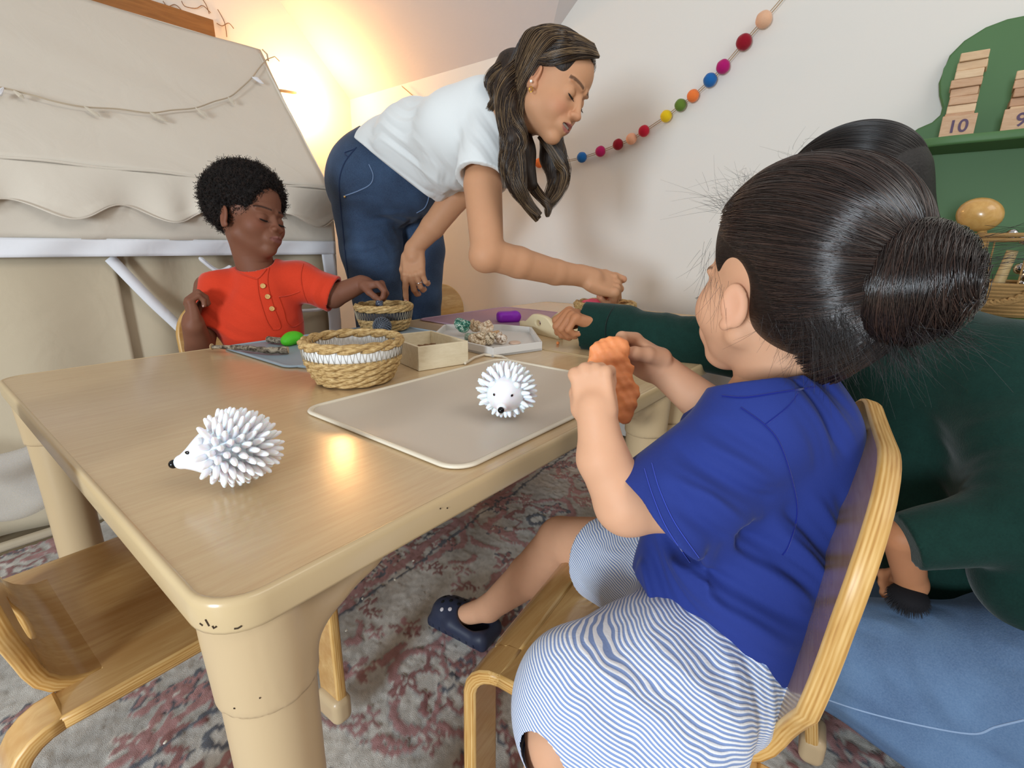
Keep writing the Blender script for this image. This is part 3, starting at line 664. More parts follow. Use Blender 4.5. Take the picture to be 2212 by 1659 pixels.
# ------------------------------------------------------------ seated boy
def boy():
    t = thing('person', 'small seated boy in orange-red henley shirt with short curly black hair', 'person', (.63, 1.40, 0))
    SK = skin('skin_deep_brown', '7b4f3b', '80504a', '3a2118', '8a4c38'); pal = SK.pal
    z = camdir(.05, .99, .10); y = camdir(.93, -.08, .26); HX = (basis(z, y), W(540, 552, 1.24)); H = .202
    S = Sdf(); P = head(S, HX, H, 1.04, .8, cheek=1.2, nose=.2)
    nb = W(560, 600, 1.285); S.cone(P(0, -.05, .22), nb, .043, .046, .03); hv = S.build(.0016)
    A = Sdf()
    shR = W(452, 622, 1.26); elR = W(432, 752, 1.215); wrR = W(418, 702, 1.16)
    A.cone(shR, elR, .034, .031, .006).cone(elR, wrR, .031, .024, .006); hR = hand(A, wrR, camdir(-.12, .93, .05), camdir(-.75, -.1, .65), .122, -1, ((45, 70, 35), (52, 78, 38), (56, 80, 40), (60, 80, 40)), (30, 30, 30), 5, fat=1.15)
    a1 = A.build(.0018)
    A = Sdf(); shL = W(655, 612, 1.31); elL = W(720, 640, 1.33); wrL = W(780, 613, 1.335)
    A.cone(shL, elL, .034, .031, .006).cone(elL, wrL, .031, .023, .006); hL = hand(A, wrL, camdir(.85, -.05, .1), camdir(.15, .95, .25), .12, 1, ((45, 60, 30), (60, 60, 35), (70, 65, 35), (75, 65, 35)), (25, 50, 15), 5, fat=1.15)
    a2 = A.build(.0018)
    T = Sdf().ell(W(565, 690, 1.31), (.075, .06, .11), None, .03).cone(nb, W(562, 650, 1.30), .036, .06, .02); tv = T.build(.005)
    V, Q = joined([hv, a1, a2, tv]); col = np.tile(pal['c'], (len(V), 1)); col[:len(hv[0])] = face_tint(hv[0], HX, H, pal, 1.04, .8, 0, .7)
    body = mesh('body', V, Q, SK.m, t, True, None, None, col)
    eyes('eyelashes', HX, H, body, 1.04, .8)
    nails('fingernails', hR[:4]+hL[:2], camdir(-.3, .3, .8), .1, plain('pink_nail', 'b98f84', .25), body)
    # shirt
    OR = cloth('orange_slub_cotton', 'cc3c22', .9, 420, .12, .5, .35, 30)
    S = Sdf(); dn = camdir(0, -1, 0)
    S.cone(W(575, 625, 1.30), W(583, 760, 1.34), .075, .088, .04).ell(W(560, 700, 1.30), (.10, .075, .10), None, .04)
    S.cone(W(490, 618, 1.28), W(650, 600, 1.32), .042, .040, .03)
    S.cone(W(470, 622, 1.265), W(455, 715, 1.245), .046, .05, .03, False, True)
    S.cone(W(640, 606, 1.315), W(722, 636, 1.33), .044, .050, .03, False, True).cone(W(708, 630, 1.33), W(732, 641, 1.33), .039, .044, .004, True)
    S.cone(nb+camdir(0, -.2, 0)*.02, nb+camdir(-.05, 1, .1)*.03, .052, .048, .02); S.cone(nb+camdir(0, .5, .0)*.01, P(0, 0, .1), .043, .05, .004, True)
    S.clip(W(563, 565, 1.27), camdir(-.22, .97, .22))
    S.disp(W(500, 680, 1.22), .09, fold(W(500, 680, 1.22), camdir(.5, .8, 0), 180, .003, 1.6)); S.disp(W(660, 690, 1.27), .07, fold(W(660, 690, 1.27), camdir(.9, .3, 0), 210, .003, 1.6)); S.disp(W(560, 740, 1.26), .09, fold(W(560, 740, 1.26), camdir(.2, .9, 0), 150, .002, 1.2))
    S.disp(W(690, 640, 1.28), .06, fold(W(690, 640, 1.28), camdir(.9, -.4, 0), 220, .003, 1.6))
    v, q = S.build(.0028); shirt = mesh('henley_shirt', v, q, OR, t)
    from mathutils.bvhtree import BVHTree
    bv_ = BVHTree.FromPolygons([tuple(a) for a in v], [tuple(a) for a in q])
    def on(x, y, lift=.001):
        r = unit(ray(x, y)); h = bv_.ray_cast(Vector(EYE), Vector(r)); return (np.array(h[0])-r*lift, np.array(h[1])) if h[0] is not None else (None, None)
    OS = cloth('orange_seam', 'c2381b', .9, 400)
    def seam(name, px, r):
        pts = [on(a, b)[0] for a, b, _ in bez([(a, b, 0) for a, b in px], 24)]; pts = [a for a in pts if a is not None]
        if len(pts) > 3: Geo().tube(pts, r, 6).obj(name, OS, shirt)
    seam('placket_edge', [(556, 603), (560, 640), (575, 690), (588, 712)], .0011); seam('placket_edge', [(582, 575), (578, 610), (590, 660), (606, 706), (589, 713)], .0011)
    seam('pocket_seam', [(602, 642), (612, 670), (620, 698), (635, 706), (655, 694)], .0011); seam('pocket_seam', [(602, 642), (625, 638), (648, 630)], .0011); seam('sleeve_seam', [(655, 570), (650, 600), (658, 640), (672, 665)], .0011)
    seam('collar_seam', [(497, 570), (515, 588), (545, 600), (558, 601), (575, 582)], .0018)
    BT = wood('button_wood', 'c89a55', 'dcb573', (60, 60, 60), .4, .2)
    for i, (a, b) in enumerate(((568, 618), (578, 641), (587, 667))):
        p, n = on(a, b, .0015)
        if p is None: continue
        n = n if n@FW < 0 else -n; R_ = basis(n, UP); R_ = np.stack([unit(np.cross(UP, n)), np.cross(n, unit(np.cross(UP, n))), n], 1)
        o = Geo().lathe([(.0001, .0026), (.0038, .0022), (.0048, .0034), (.0058, .0032), (.0062, .0018), (.0058, 0), (.0001, 0)][::-1], p, 20, R_).obj('button', BT, shirt)
        g = Geo()
        for sx in (-1, 1):
            for sy in (-1, 1): g.ball(p+R_@np.array([sx*.0013, sy*.0013, .0027]), .0006, 6)
        g.obj('thread', OS, o)
    # lower body on the chair, under the table
    TR = cloth('grey_trousers', '4b4f57', .9); S = Sdf(); hp = np.array([.63, 1.42, .335]); S.ell(hp, (.10, .09, .06), None, .03)
    for sx in (-1, 1): S.chain([hp+(sx*.05, -.02, .0), (hp[0]+sx*.06, 1.20, .33), (hp[0]+sx*.06, 1.15, .10)], [.055, .045, .035], .01)
    v, q = S.build(.005); mesh('trousers', v, q, TR, t)
    for sx in (-1, 1): f = np.array([hp[0]+sx*.06, 1.15, .045]); S = Sdf().cone(f, f+(0, -.08, -.012), .034, .028, .01).clip((0, 0, .001), (0, 0, -1)); v, q = S.build(.004); mesh('shoe', v, q, plain('grey_shoe', '66666a', .7), t)
    # curly hair: rough cap plus thousands of small coils
    HB = hair_base_mat('black_curls_base', '0d0a0a', '1c1513', .8, (60, 60, 60)); HS = hair_mat('black_curls', '120d0c', .55, '2b1f1a', .25)
    S = Sdf(); R_ = HX[0]; c0 = np.array((0, -.10, .68)); rad = np.array((.42, .50, .44))
    S.ell(P(*c0), rad*H, R_, .03).ell(P(0, .53, .37), np.array((.38, .40, .47))*H, R_, .02, True).ell(P(.42, .12, .28), np.array((.2, .20, .30))*H, R_, .02, True).ell(P(-.42, .12, .28), np.array((.2, .20, .30))*H, R_, .02, True).ell(P(0, -.05, .0), np.array((.6, .6, .22))*H, R_, .02, True)
    f = lambda X, Y, Z: .0035*np.sin(X*260)*np.sin(Y*240+1)*np.sin(Z*270); S.disp(P(*c0), .16, f)
    v, q = S.build(.0026); hr = mesh('hair', v, q, HB, t)
    # coils rooted on the cap surface
    r = np.random.default_rng(5); me = hr.data; nn = np.empty(len(me.vertices)*3); me.vertices.foreach_get('normal', nn); nn = nn.reshape(-1, 3); c = P(*c0)
    keep = np.where(((v-c)*nn).sum(1) > 0)[0]; idx = r.choice(keep, 11000); root = v[idx]; N = nn[idx]; k = 14; tt = np.linspace(0, 1, k)[None, :, None]
    A1 = np.cross(N, r.normal(size=N.shape)); A1 /= np.linalg.norm(A1, axis=1)[:, None]; A2 = np.cross(N, A1); ln = r.uniform(.003, .010, (len(idx), 1, 1)); w = r.uniform(.0013, .0022, (len(idx), 1, 1)); ph = r.uniform(0, 6.28, (len(idx), 1, 1)); tr = r.uniform(1.6, 2.8, (len(idx), 1, 1))*6.28
    D = N+r.normal(size=N.shape)*.45; Pn = root[:, None]-N[:, None]*.002+D[:, None]*tt*ln+A1[:, None]*np.cos(tr*tt+ph)*w+A2[:, None]*np.sin(tr*tt+ph)*w
    strands('curls', Pn, np.full(len(idx), .00045), HS, hr, .7)
    # what the two hands hold
    g = Sdf(); a = hL[0][-1]; b = hL[4][-1]; m = (a+b)/2+camdir(0, -1, .2)*.006; g.ell(m, (.011, .008, .009), rotm(20, 30, 0), .004).ell(m+camdir(.3, -.6, .2)*.01, .006, None, .004).ell(m+camdir(-.5, -.6, .2)*.008, .005, None, .004)
    v, q = g.build(.001); o = mesh('pebble', v, q, plain('dark_pebble', '3c4353', .25, .3, 120), None); tag(o, 'small dark blue shiny pebble held over the dark-banded basket', 'pebble')
boy()
# ------------------------------------------------------------ girl in blue, seen from behind her shoulder
def girl():
    t = thing('person', 'small girl in royal blue t-shirt and striped skirt with dark hair in a bun', 'person', (.52, .16, 0))
    SK = skin('skin_fair_warm', 'd8a583', 'c07a6e', '8a5a42', 'dd9c80'); pal = SK.pal
    z = camdir(.10, .93, .30); y = camdir(-.42, .29, -.86); H = .205; BX = basis(z, y); HX = (BX, W(1742, 548, .475)-BX@np.array([0, -.07, .64])*H)
    S = Sdf(); P = head(S, HX, H, 1.02, .9, ear=.82)
    nb = W(1672, 835, .515); S.cone(P(0, -.10, .25), nb, .036, .040, .02); hv = S.build(.0018)
    A = Sdf(); sh = W(1625, 985, .475); el = W(1350, 1084, .472); wr = W(1290, 905, .470)
    A.cone(sh, W(1430, 1078, .473), .031, .030, .006).cone(W(1430, 1078, .473), el, .030, .0285, .006).chain([el, W(1302, 990, .470), wr], [.0285, .024, .0185], .006).ell(W(1360, 1090, .472), .028, None, .01)
    hl = hand(A, wr, camdir(-.12, .98, -.1), camdir(-.42, .0, .9), .098, -1, ((80, 70, 40), (82, 72, 40), (84, 74, 40), (84, 74, 40)), (20, 50, 20), 4, fat=1.3); a1 = A.build(.0014)
    A = Sdf(); sr = W(1660, 900, .56); er = W(1560, 905, .60); wR = W(1432, 800, .60)
    A.cone(sr, er, .032, .030, .006).cone(er, wR, .029, .019, .006)
    h2 = hand(A, wR, camdir(-.86, .50, .05), camdir(.35, .60, -.72), .112, -1, ((42, 55, 25), (48, 60, 30), (55, 65, 35), (62, 70, 40)), (8, 48, 10), 5, fat=1.2); a2 = A.build(.0014)
    L = Sdf(); kn = W(1212, 1168, .84); an = np.array([.600, .535, .075])
    L.cone(W(1420, 1200, .68), kn, .050, .040, .008).chain([kn, kn*.55+an*.45+camdir(.6, -.5, .3)*.006, an], [.038, .036, .024], .008).cone(an, an+(-.01, .05, -.035), .024, .02, .01); l1 = L.build(.0028)
    L = Sdf(); k2 = W(1225, 1580, .455); L.cone(W(1500, 1450, .50), k2, .05, .038, .008).cone(k2, W(1170, 1900, .49), .036, .03, .008); l2 = L.build(.003)
    T = Sdf().cone(W(1660, 900, .52), W(1600, 1250, .54), .05, .06, .02).cone(nb, W(1660, 900, .52), .038, .045, .015); tv = T.build(.005)
    V, Q = joined([hv, a1, a2, l1, l2, tv]); col = np.tile(pal['c'], (len(V), 1)); col[:len(hv[0])] = face_tint(hv[0], HX, H, pal, 1.02, .9, 0, .7)
    for pts in hl+h2:
        d = np.linalg.norm(V-pts[-1], axis=1); m = np.clip(1-d/.012, 0, 1)[:, None]*.5; col = col*(1-m)+pal['blush']*m
    body = mesh('body', V, Q, SK.m, t, True, None, None, col)
    nails('fingernails', h2, camdir(.35, .6, -.7), .105, plain('baby_nail', 'e6b9a4', .25), body); eyes('eyelashes', HX, H, body, 1.02, .9)
    # t-shirt
    BL = cloth('royal_blue_jersey', '27377f', .85, 800, .06, .25, .06, 14)
    S = Sdf(); dn = camdir(-.35, -.92, .1)
    S.cone(W(1665, 925, .515), W(1590, 1190, .525), .072, .082, .03).cone(W(1590, 1190, .525), W(1560, 1330, .53), .082, .090, .03).ell(W(1720, 1010, .50), (.05, .05, .075), None, .04)
    S.cone(W(1640, 880, .47), W(1690, 880, .56), .042, .042, .03).cone(W(1500, 1190, .56), W(1480, 1240, .56), .05, .05, .04)
    S.cone(W(1625, 935, .463), W(1425, 1118, .468), .048, .0585, .03, False, True).cone(W(1450, 1095, .469), W(1412, 1130, .469), .038, .050, .004, True)
    S.cone(W(1655, 905, .56), W(1545, 935, .59), .040, .042, .03)
    S.cone(nb+camdir(0, -.5, 0)*.02, nb+camdir(-.05, 1, .05)*.03, .050, .046, .02); S.cone(nb+camdir(-.1, .6, 0)*.012, P(0, -.02, .1), .040, .05, .004, True)
    S.clip(W(1660, 826, .50), camdir(-.10, .97, -.10)); S.clip(W(1525, 1395, .46), camdir(-.60, -.78, .0)); S.cone(W(1590, 1260, .54), W(1500, 1440, .54), .080, .09, .006, True)
    fz = lambda a, b, d, r, dx, fr, am, wp=1.5: S.disp(W(a, b, d), r, fold(W(a, b, d), dx, fr, am, wp))
    fz(1560, 1040, .42, .06, camdir(.5, .85, 0), 150, .010); fz(1600, 1260, .45, .085, camdir(.45, .85, 0), 130, .010, 2.2); fz(1760, 1180, .46, .07, camdir(.6, .8, 0), 150, .009); fz(1720, 900, .46, .06, camdir(.75, .6, 0), 170, .007); fz(1430, 1280, .48, .07, camdir(.8, .5, 0), 150, .009, 1.2); fz(1500, 1130, .40, .05, camdir(.75, .6, 0), 120, .006)
    v, q = S.build(.0022); shirt = mesh('t_shirt', v, q, BL, t)
    from mathutils.bvhtree import BVHTree
    bv_ = BVHTree.FromPolygons([tuple(a) for a in v], [tuple(a) for a in q]); SB = cloth('blue_seam', '15237a', .9, 500)
    def on(x, y, lift=.0006):
        r = unit(ray(x, y)); h = bv_.ray_cast(Vector(EYE), Vector(r)); return np.array(h[0])-r*lift if h[0] is not None else None
    def seam(name, px, r, n=40, m=SB):
        pts = [on(a, b) for a, b, _ in bez([(a, b, 0) for a, b in px], n)]; pts = [a for a in pts if a is not None]; pts = [p for i, p in enumerate(pts) if i == 0 or np.linalg.norm(p-pts[i-1]) < .03]
        if len(pts) > 3: Geo().tube(pts, r, 6).obj(name, m, shirt)
    seam('shoulder_seam', [(1725, 848), (1700, 880), (1652, 918)], .0006); seam('sleeve_seam', [(1600, 880), (1652, 918), (1685, 960), (1712, 1040), (1722, 1110), (1705, 1175), (1690, 1200)], .0007)
    seam('hem_stitching', [(1392, 1012), (1410, 1070), (1440, 1140), (1490, 1215)], .0004, 40, cloth('blue_thread', '3a4db5', .8)); seam('hem_stitching', [(1408, 1000), (1425, 1058), (1457, 1128), (1510, 1205)], .0004, 40, cloth('blue_thread2', '3a4db5', .8))
    seam('collar_seam', [(1560, 855), (1610, 858), (1680, 848), (1760, 836)], .0010); seam('hem_stitching', [(1370, 1290), (1430, 1370), (1520, 1430), (1640, 1465)], .0009)
    # skirt: seersucker stripes
    a = M('seersucker_stripes', .9, .2); tc = a.n('TexCoord'); dt = a.n('VectorMath', operation='DOT_PRODUCT'); dt.inputs[1].default_value = (.36, -.34, .87); a.l(tc.outputs['Object'], dt.inputs[0])
    w = a.noise(tc.outputs['Object'], 14, 2); u = a.math('MULTIPLY_ADD', w, .020, dt.outputs['Value']); st = a.math('SINE', a.math('MULTIPLY', u, 2*math.pi/.0031)); m_ = a.math('MULTIPLY_ADD', st, 3., .5); m_.node.use_clamp = True
    pk = a.noise(a.pos((1, 1, 1)), 420, 2); a.color(a.mix(m_, 'e9ebf0', '8298c6')); a.bump(a.math('ADD', a.math('MULTIPLY', pk, .6), a.math('MULTIPLY', st, -.5)), .5, .0012).set(Sheen_Weight=.2)
    S = Sdf()
    S.cone(W(1530, 1300, .56), W(1300, 1205, .72), .068, .060, .03, False, True).cone(W(1330, 1218, .70), W(1262, 1190, .74), .046, .052, .006, True)
    S.cone(W(1560, 1390, .52), W(1300, 1520, .47), .075, .062, .03).ell(W(1420, 1500, .47), (.085, .08, .06), rotm(0, 0, 20), .05).ell(W(1260, 1530, .46), (.05, .045, .05), None, .04).cone(W(1560, 1400, .53), W(1610, 1470, .52), .07, .055, .04)
    S.cone(W(1240, 1610, .45), W(1500, 1640, .46), .035, .03, .04)
    S.clip((0, 0, .252), (0, 0, -1)); S.ell(W(1222, 1500, .455), (.040, .040, .052), None, .04); S.cone(W(1225, 1690, .45), W(1160, 1850, .46), .034, .05, .006, True)
    S.disp(W(1400, 1470, .44), .10, fold(W(1400, 1470, .44), camdir(.7, .7, 0), 120, .004, 1.6)); S.disp(W(1560, 1480, .47), .08, fold(W(1560, 1480, .47), camdir(.95, .1, 0), 170, .004, 1.)); S.disp(W(1330, 1240, .64), .07, fold(W(1330, 1240, .64), camdir(.3, .9, 0), 150, .003, 1.))
    v, q = S.build(.0024); mesh('striped_skirt', v, q, a.m, t)
    # clog on the visible foot
    CL = plain('navy_rubber', '2d3347', .5, .05, 40); f = np.array([.588, .592, 0.]); fd = unit((-.12, .99, 0)); R_ = np.stack([np.cross(fd, (0, 0, 1)), fd, (0, 0, 1)], 1); q_ = lambda x, y, z: f+R_@np.array([x, y, z])
    S = Sdf().box(q_(0, 0, .012), (.034, .072, .012), R_, .010, .01).ell(q_(0, .028, .028), (.036, .046, .030), R_, .012).cone(q_(.024, -.045, .022), q_(.026, .01, .03), .012, .014, .012).cone(q_(-.024, -.045, .022), q_(-.026, .01, .03), .012, .014, .012).cone(q_(-.02, -.058, .025), q_(.02, -.058, .025), .014, .014, .012)
    S.ell(q_(0, -.026, .045), (.024, .036, .035), R_, .006, True)
    for i in range(7): S.ell(q_(-.036, -.05+i*.017, .006), (.006, .0016, .012), R_, .001, True); S.ell(q_(.036, -.05+i*.017, .006), (.006, .0016, .012), R_, .001, True)
    S.clip((0, 0, .001), (0, 0, -1)); v, q = S.build(.0016); cg = mesh('clog', v, q, CL, t)
    VH, PS = plain('dark_hole', '07080c', .8), plain('pale_stud', 'c9c2c4', .3)
    for i, (a_, b_) in enumerate(((-.018, .02), (-.010, .045), (.004, .052), (.018, .045), (-.002, .03), (.012, .026), (-.024, .036), (.022, .012), (0, .012))):
        zz = .028+.030*math.sqrt(max(0, 1-(a_/.036)**2-((b_-.028)/.046)**2)); n = unit((a_/.036**2, (b_-.028)/.046**2, (zz-.028)/.03**2)); n = R_@n; x_ = unit(np.cross(n, fd)); RR = np.stack([x_, np.cross(n, x_), n], 1); Geo().ball(q_(a_, b_, zz), (.0042, .0042, .0012), 10, RR).obj('vent_hole' if i % 3 else 'shoe_stud', VH if i % 3 else PS, cg)
    # hair: swept back over the skull into a bun
    HB = hair_base_mat('espresso_hair', '120d0c', '231916', .42, (40, 40, 200)); HS = hair_mat('espresso_strands', '1b1210', .24, '3d2b24', .7)
    R_ = HX[0]; c0 = np.array((0, -.075, .645)); rad = np.array((.375, .47, .425)); tie = np.array((.0, -.44, .56))
    S = Sdf(); S.ell(P(*c0), rad*H*.985, R_, .03).ell(P(0, .42, .36), np.array((.42, .27, .50))*H, R_, .02, True).ell(P(-.42, .06, .30), np.array((.26, .16, .30))*H, R_, .015, True).ell(P(.42, .06, .30), np.array((.26, .16, .30))*H, R_, .015, True).ell(P(0, -.02, .05), np.array((.5, .42, .12))*H, R_, .02, True)
    T0 = P(*tie); ax = unit(R_@np.array([.0, -.93, -.10])); B0 = T0+ax*.020
    S.cone(P(0, -.35, .58), B0, .045, .030, .02).ell(B0, (.040, .040, .040), None, .01).ell(P(0, -.20, .42), np.array((.30, .26, .25))*H, R_, .02)
    v, q = S.build(.0024); hr = mesh('hair', v, q, HB, t)
    r = np.random.default_rng(8); k = 18
    # hairline as directions from the skull centre, forehead -> temple -> over the ear -> nape, both sides
    hl_ = np.array([(0, .80, .58), (.30, .76, .55), (.62, .66, .38), (.86, .48, .10), (.93, .22, -.02), (.97, -.02, -.12), (.93, -.22, -.42), (.72, -.34, -.72), (.35, -.42, -.90), (0, -.42, -.92)])
    def hdir(u):
        s = np.where(u < 0, -1, 1); a_ = np.abs(u)*(len(hl_)-1); i = np.minimum(a_.astype(int), len(hl_)-2); f_ = (a_-i)[:, None]; d = hl_[i]*(1-f_)+hl_[i+1]*f_; d = d.copy(); d[:, 0] *= s; return d/np.linalg.norm(d, axis=1)[:, None]
    n = 15000; u = r.uniform(-1, 1, n); sd = hdir(u); td = np.array((0, -1., -.06)); td = unit(td); td_ = td+r.normal(size=(n, 3))*.05; td_ /= np.linalg.norm(td_, axis=1)[:, None]
    f0 = r.uniform(0, .75, n)**1.4; tt = np.linspace(0, 1, k)[None]; F_ = f0[:, None]+(1-f0[:, None])*tt; om = np.arccos(np.clip((sd*td_).sum(1), -1, 1))[:, None]
    D = (np.sin((1-F_)*om)[..., None]*sd[:, None]+np.sin(F_*om)[..., None]*td_[:, None])/np.sin(om)[..., None]
    clump = np.floor(u*46)/46; cr = np.random.default_rng(4); cl = cr.normal(size=200)[((clump+1)*46).astype(int)]
    lift = 1.0+.012*cl[:, None]*np.sin(math.pi*F_)+r.uniform(.0, .035, (n, 1))+.010*np.sin(F_*9+cl[:, None]*5)*F_
    dn_ = np.clip(-D[..., 2:], 0, 1); loc = c0+D*rad*lift[..., None]*(1+np.concatenate([0*dn_, .22*dn_, .50*dn_], -1)*(D[..., 1:2] < .25)); w_ = (np.clip((F_-.8)/.2, 0, 1)**2)[..., None]; loc = loc*(1-w_)+(tie+r.normal(size=(n, 1, 3))*.035)*w_
    Pn = HX[1]+(loc*H)@R_.T; strands('hair_strands', Pn, np.full(n, .00024), HS, hr, .9)
    # bun: loops wound round the tie
    n = 5200; k = 26; ex = unit(np.cross(ax, (0, 0, 1))); ey = np.cross(ax, ex); th0 = r.uniform(0, 6.28, n)[:, None]; tt = np.linspace(0, 1, k)[None]; th = th0+tt*r.uniform(2.5, 4.6, n)[:, None]; ph = r.uniform(0, 6.28, n)[:, None]+tt*r.uniform(-.9, .9, n)[:, None]+.5*np.sin(th*1.+1)
    c_0 = r.uniform(.003, .0215, n)[:, None]; tr = (.0445-c_0)*r.uniform(.90, 1.04, n)[:, None]; cr_ = c_0*(1+.05*np.sin(3*th)); rr = cr_+tr*np.cos(ph)
    Pn = B0+ex*(rr*np.cos(th))[..., None]+ey*(rr*np.sin(th)*1.12)[..., None]+ax*(tr*np.sin(ph)*1.1)[..., None]; strands('bun_strands', Pn, np.full(n, .00026), HS, hr, .9)
    # flyaways, wisps round the ear and loose ends below the bun
    def wisps(starts, dirs, n, ln, curl, seed, rad_=.00013, grav=.0, spread=.35):
        r = np.random.default_rng(seed); k = 14; i = r.integers(0, len(starts), n); s0 = np.array(starts)[i]+r.normal(size=(n, 3))*.006; d = np.array(dirs)[i]+r.normal(size=(n, 3))*spread; d /= np.linalg.norm(d, axis=1)[:, None]; t_ = np.linspace(0, 1, k)[None, :, None]; L_ = r.uniform(ln*.4, ln, (n, 1, 1)); b = r.normal(size=(n, 3)); b /= np.linalg.norm(b, axis=1)[:, None]
        return s0[:, None]+d[:, None]*t_*L_+b[:, None]*(t_**2)*L_*curl*r.normal(size=(n, 1, 1))+np.array([0, 0, -1])*(t_**2)*grav*L_, np.full(n, rad_)
    dv = lambda x, y, z: unit(R_@np.array([x, y, z], float))
    sets = [wisps([P(-.10, .33, .88), P(-.25, .26, .84), P(0, .36, .90), P(-.32, .16, .80)], [dv(-.3, .8, .3), dv(-.5, .7, .3), dv(0, .8, .5), dv(-.7, .5, .4)], 70, .028, 1.0, 1, .00009, spread=.35),
            wisps([P(-.33, .17, .56), P(-.35, .12, .50), P(-.34, .20, .62), P(-.37, .04, .46)], [dv(-.05, .15, -1), dv(0, .1, -1), dv(-.1, .3, -1), dv(0, -.05, -1)], 36, .050, .35, 2, .0001, spread=.2),
            wisps([P(-.32, -.22, .34), P(-.24, -.30, .30), P(-.1, -.36, .30), P(-.28, -.30, .36)], [dv(.1, -.3, -1), dv(0, -.3, -1), dv(0, -.2, -1), dv(.1, -.5, -.9)], 170, .030, .6, 3, .0001, spread=.4),
            wisps([P(-.20, -.42, .42), P(-.08, -.46, .42), P(.05, -.46, .42), P(-.26, -.38, .38)], [dv(.05, -.5, -1), dv(0, -.6, -1), dv(.1, -.7, -.9), dv(0, -.5, -1)], 480, .060, .3, 4, .00012, spread=.2),
            wisps([B0+dv(0, 0, -1)*.045, B0+dv(0, -.7, -.7)*.045, B0+dv(-.5, -.5, -.7)*.043], [dv(.1, -.5, -.8), dv(0, -.8, -.5), dv(-.1, -.7, -.6)], 260, .034, .5, 5, .00012, spread=.35),
            wisps([B0+dv(0, -.6, .7)*.045, B0+dv(0, -.8, .4)*.045], [dv(.1, -1, .12), dv(.2, -.9, .2)], 40, .045, .2, 6, spread=.10),
            wisps([P(0, .12, 1.05), P(-.15, .2, .98), P(-.2, -.1, 1.02), P(0, -.3, 1.0), P(-.3, .1, .90)], [dv(-.2, .7, .5), dv(-.3, .7, .4), dv(-.4, -.3, .5), dv(0, -.7, .5), dv(-.6, .3, .4)], 90, .016, 1.3, 7, .00008, spread=.5)]
    strands('loose_wisps', np.concatenate([a[0] for a in sets]), np.concatenate([a[1] for a in sets]), hair_mat('wisp', '1a1313', .35), hr, .4)
    # the sheet of dough between her hands
    S = Sdf(); dd = .545
    for (x, y, r1, r2) in ((1318, 775, .020, .016), (1306, 760, .014, .015), (1335, 755, .012, .014), (1325, 815, .021, .018), (1340, 850, .017, .022), (1350, 885, .010, .016), (1358, 850, .008, .012), (1293, 775, .008, .013)):
        S.ell(W(x, y, dd), (.0048, r1, r2), np.stack([-FW, RT, UP], 1), .010)
    S.disp(W(1325, 815, dd), .07, lambda X, Y, Z: 0.0016*np.sin(X*230+1)*np.sin(Z*250)+.0009*np.sin(Y*500)*np.sin(Z*440+X*400)); v, q = S.build(.0015)
    o = mesh('dough_sheet', v, q, plain('orange_dough', 'e8915a', .55, .08, 60, .3, 300, Subsurface_Weight=.2, Subsurface_Scale=.01), None); tag(o, 'crumpled flat piece of orange play dough between the hands of girl in blue', 'play dough')
girl()
# ------------------------------------------------------------ felt ball garland on the end wall
def garland():
    gx = XW-.024
    balls = [(1257, 340, '1f62a6'), (1297, 327, 'b01e5e'), (1335, 312, '8c1526'), (1364, 300, 'e7ab8b'), (1391, 283, 'b81c34'), (1439, 251, 'e3c01f'), (1470, 227, '5f7a2f'), (1497, 207, 'e6783a'), (1534, 173, '1f62a6'), (1562, 144, 'a81768'), (1607, 91, '8c1526'), (1650, 42, 'dcae8e')]
    names = ['blue', 'pink', 'dark red', 'peach', 'red', 'yellow', 'olive green', 'orange', 'blue', 'magenta', 'dark red', 'beige']
    hid = [(1222, 350, 'c9452c'), (1165, 352, 'e6783a'), (1120, 340, '5f7a2f')]
    line = [onX(868, 186, gx), onX(960, 262, gx), onX(1060, 325, gx), onX(1165, 352, gx), onX(1222, 347, gx)]+[onX(a, b, gx) for a, b, _ in balls]+[onX(1690, -4, gx), onX(1745, -75, gx)]
    t = thing('garland', 'string of coloured felt balls hanging in a long curve on the white wall', 'garland', onX(1391, 283, gx)); TW = plain('jute_twine', 'a5875f', .9, .1, 200)
    Cv = bez(line, 160)
    Geo().tube(Cv+np.array([0, .0015, .0015]), .0011, 6).tube(Cv+np.array([0, -.003, -.0035]), .0011, 6).obj('twine', TW, t)
    mats = {}
    for (x, y, c), nm in zip(balls+hid[1:], names+['orange', 'green']):
        if c not in mats: mats[c] = cloth('felt_'+c, c, .98, 350, .1, .9, .4, 60)
        p = onX(x, y, gx); r = .0190+.0015*(x > 1500)+.002*(x > 1600); g = Geo().ball((0, 0, 0), r, 28); v = np.array(g.v); v *= (1+.03*np.sin(v[:, :1]*230+x)*np.sin(v[:, 1:2]*260)*np.sin(v[:, 2:]*240+1)); o = mesh('felt_ball', v+p, g.f, mats[c], t); o['label'] = nm+' felt ball'
garland()

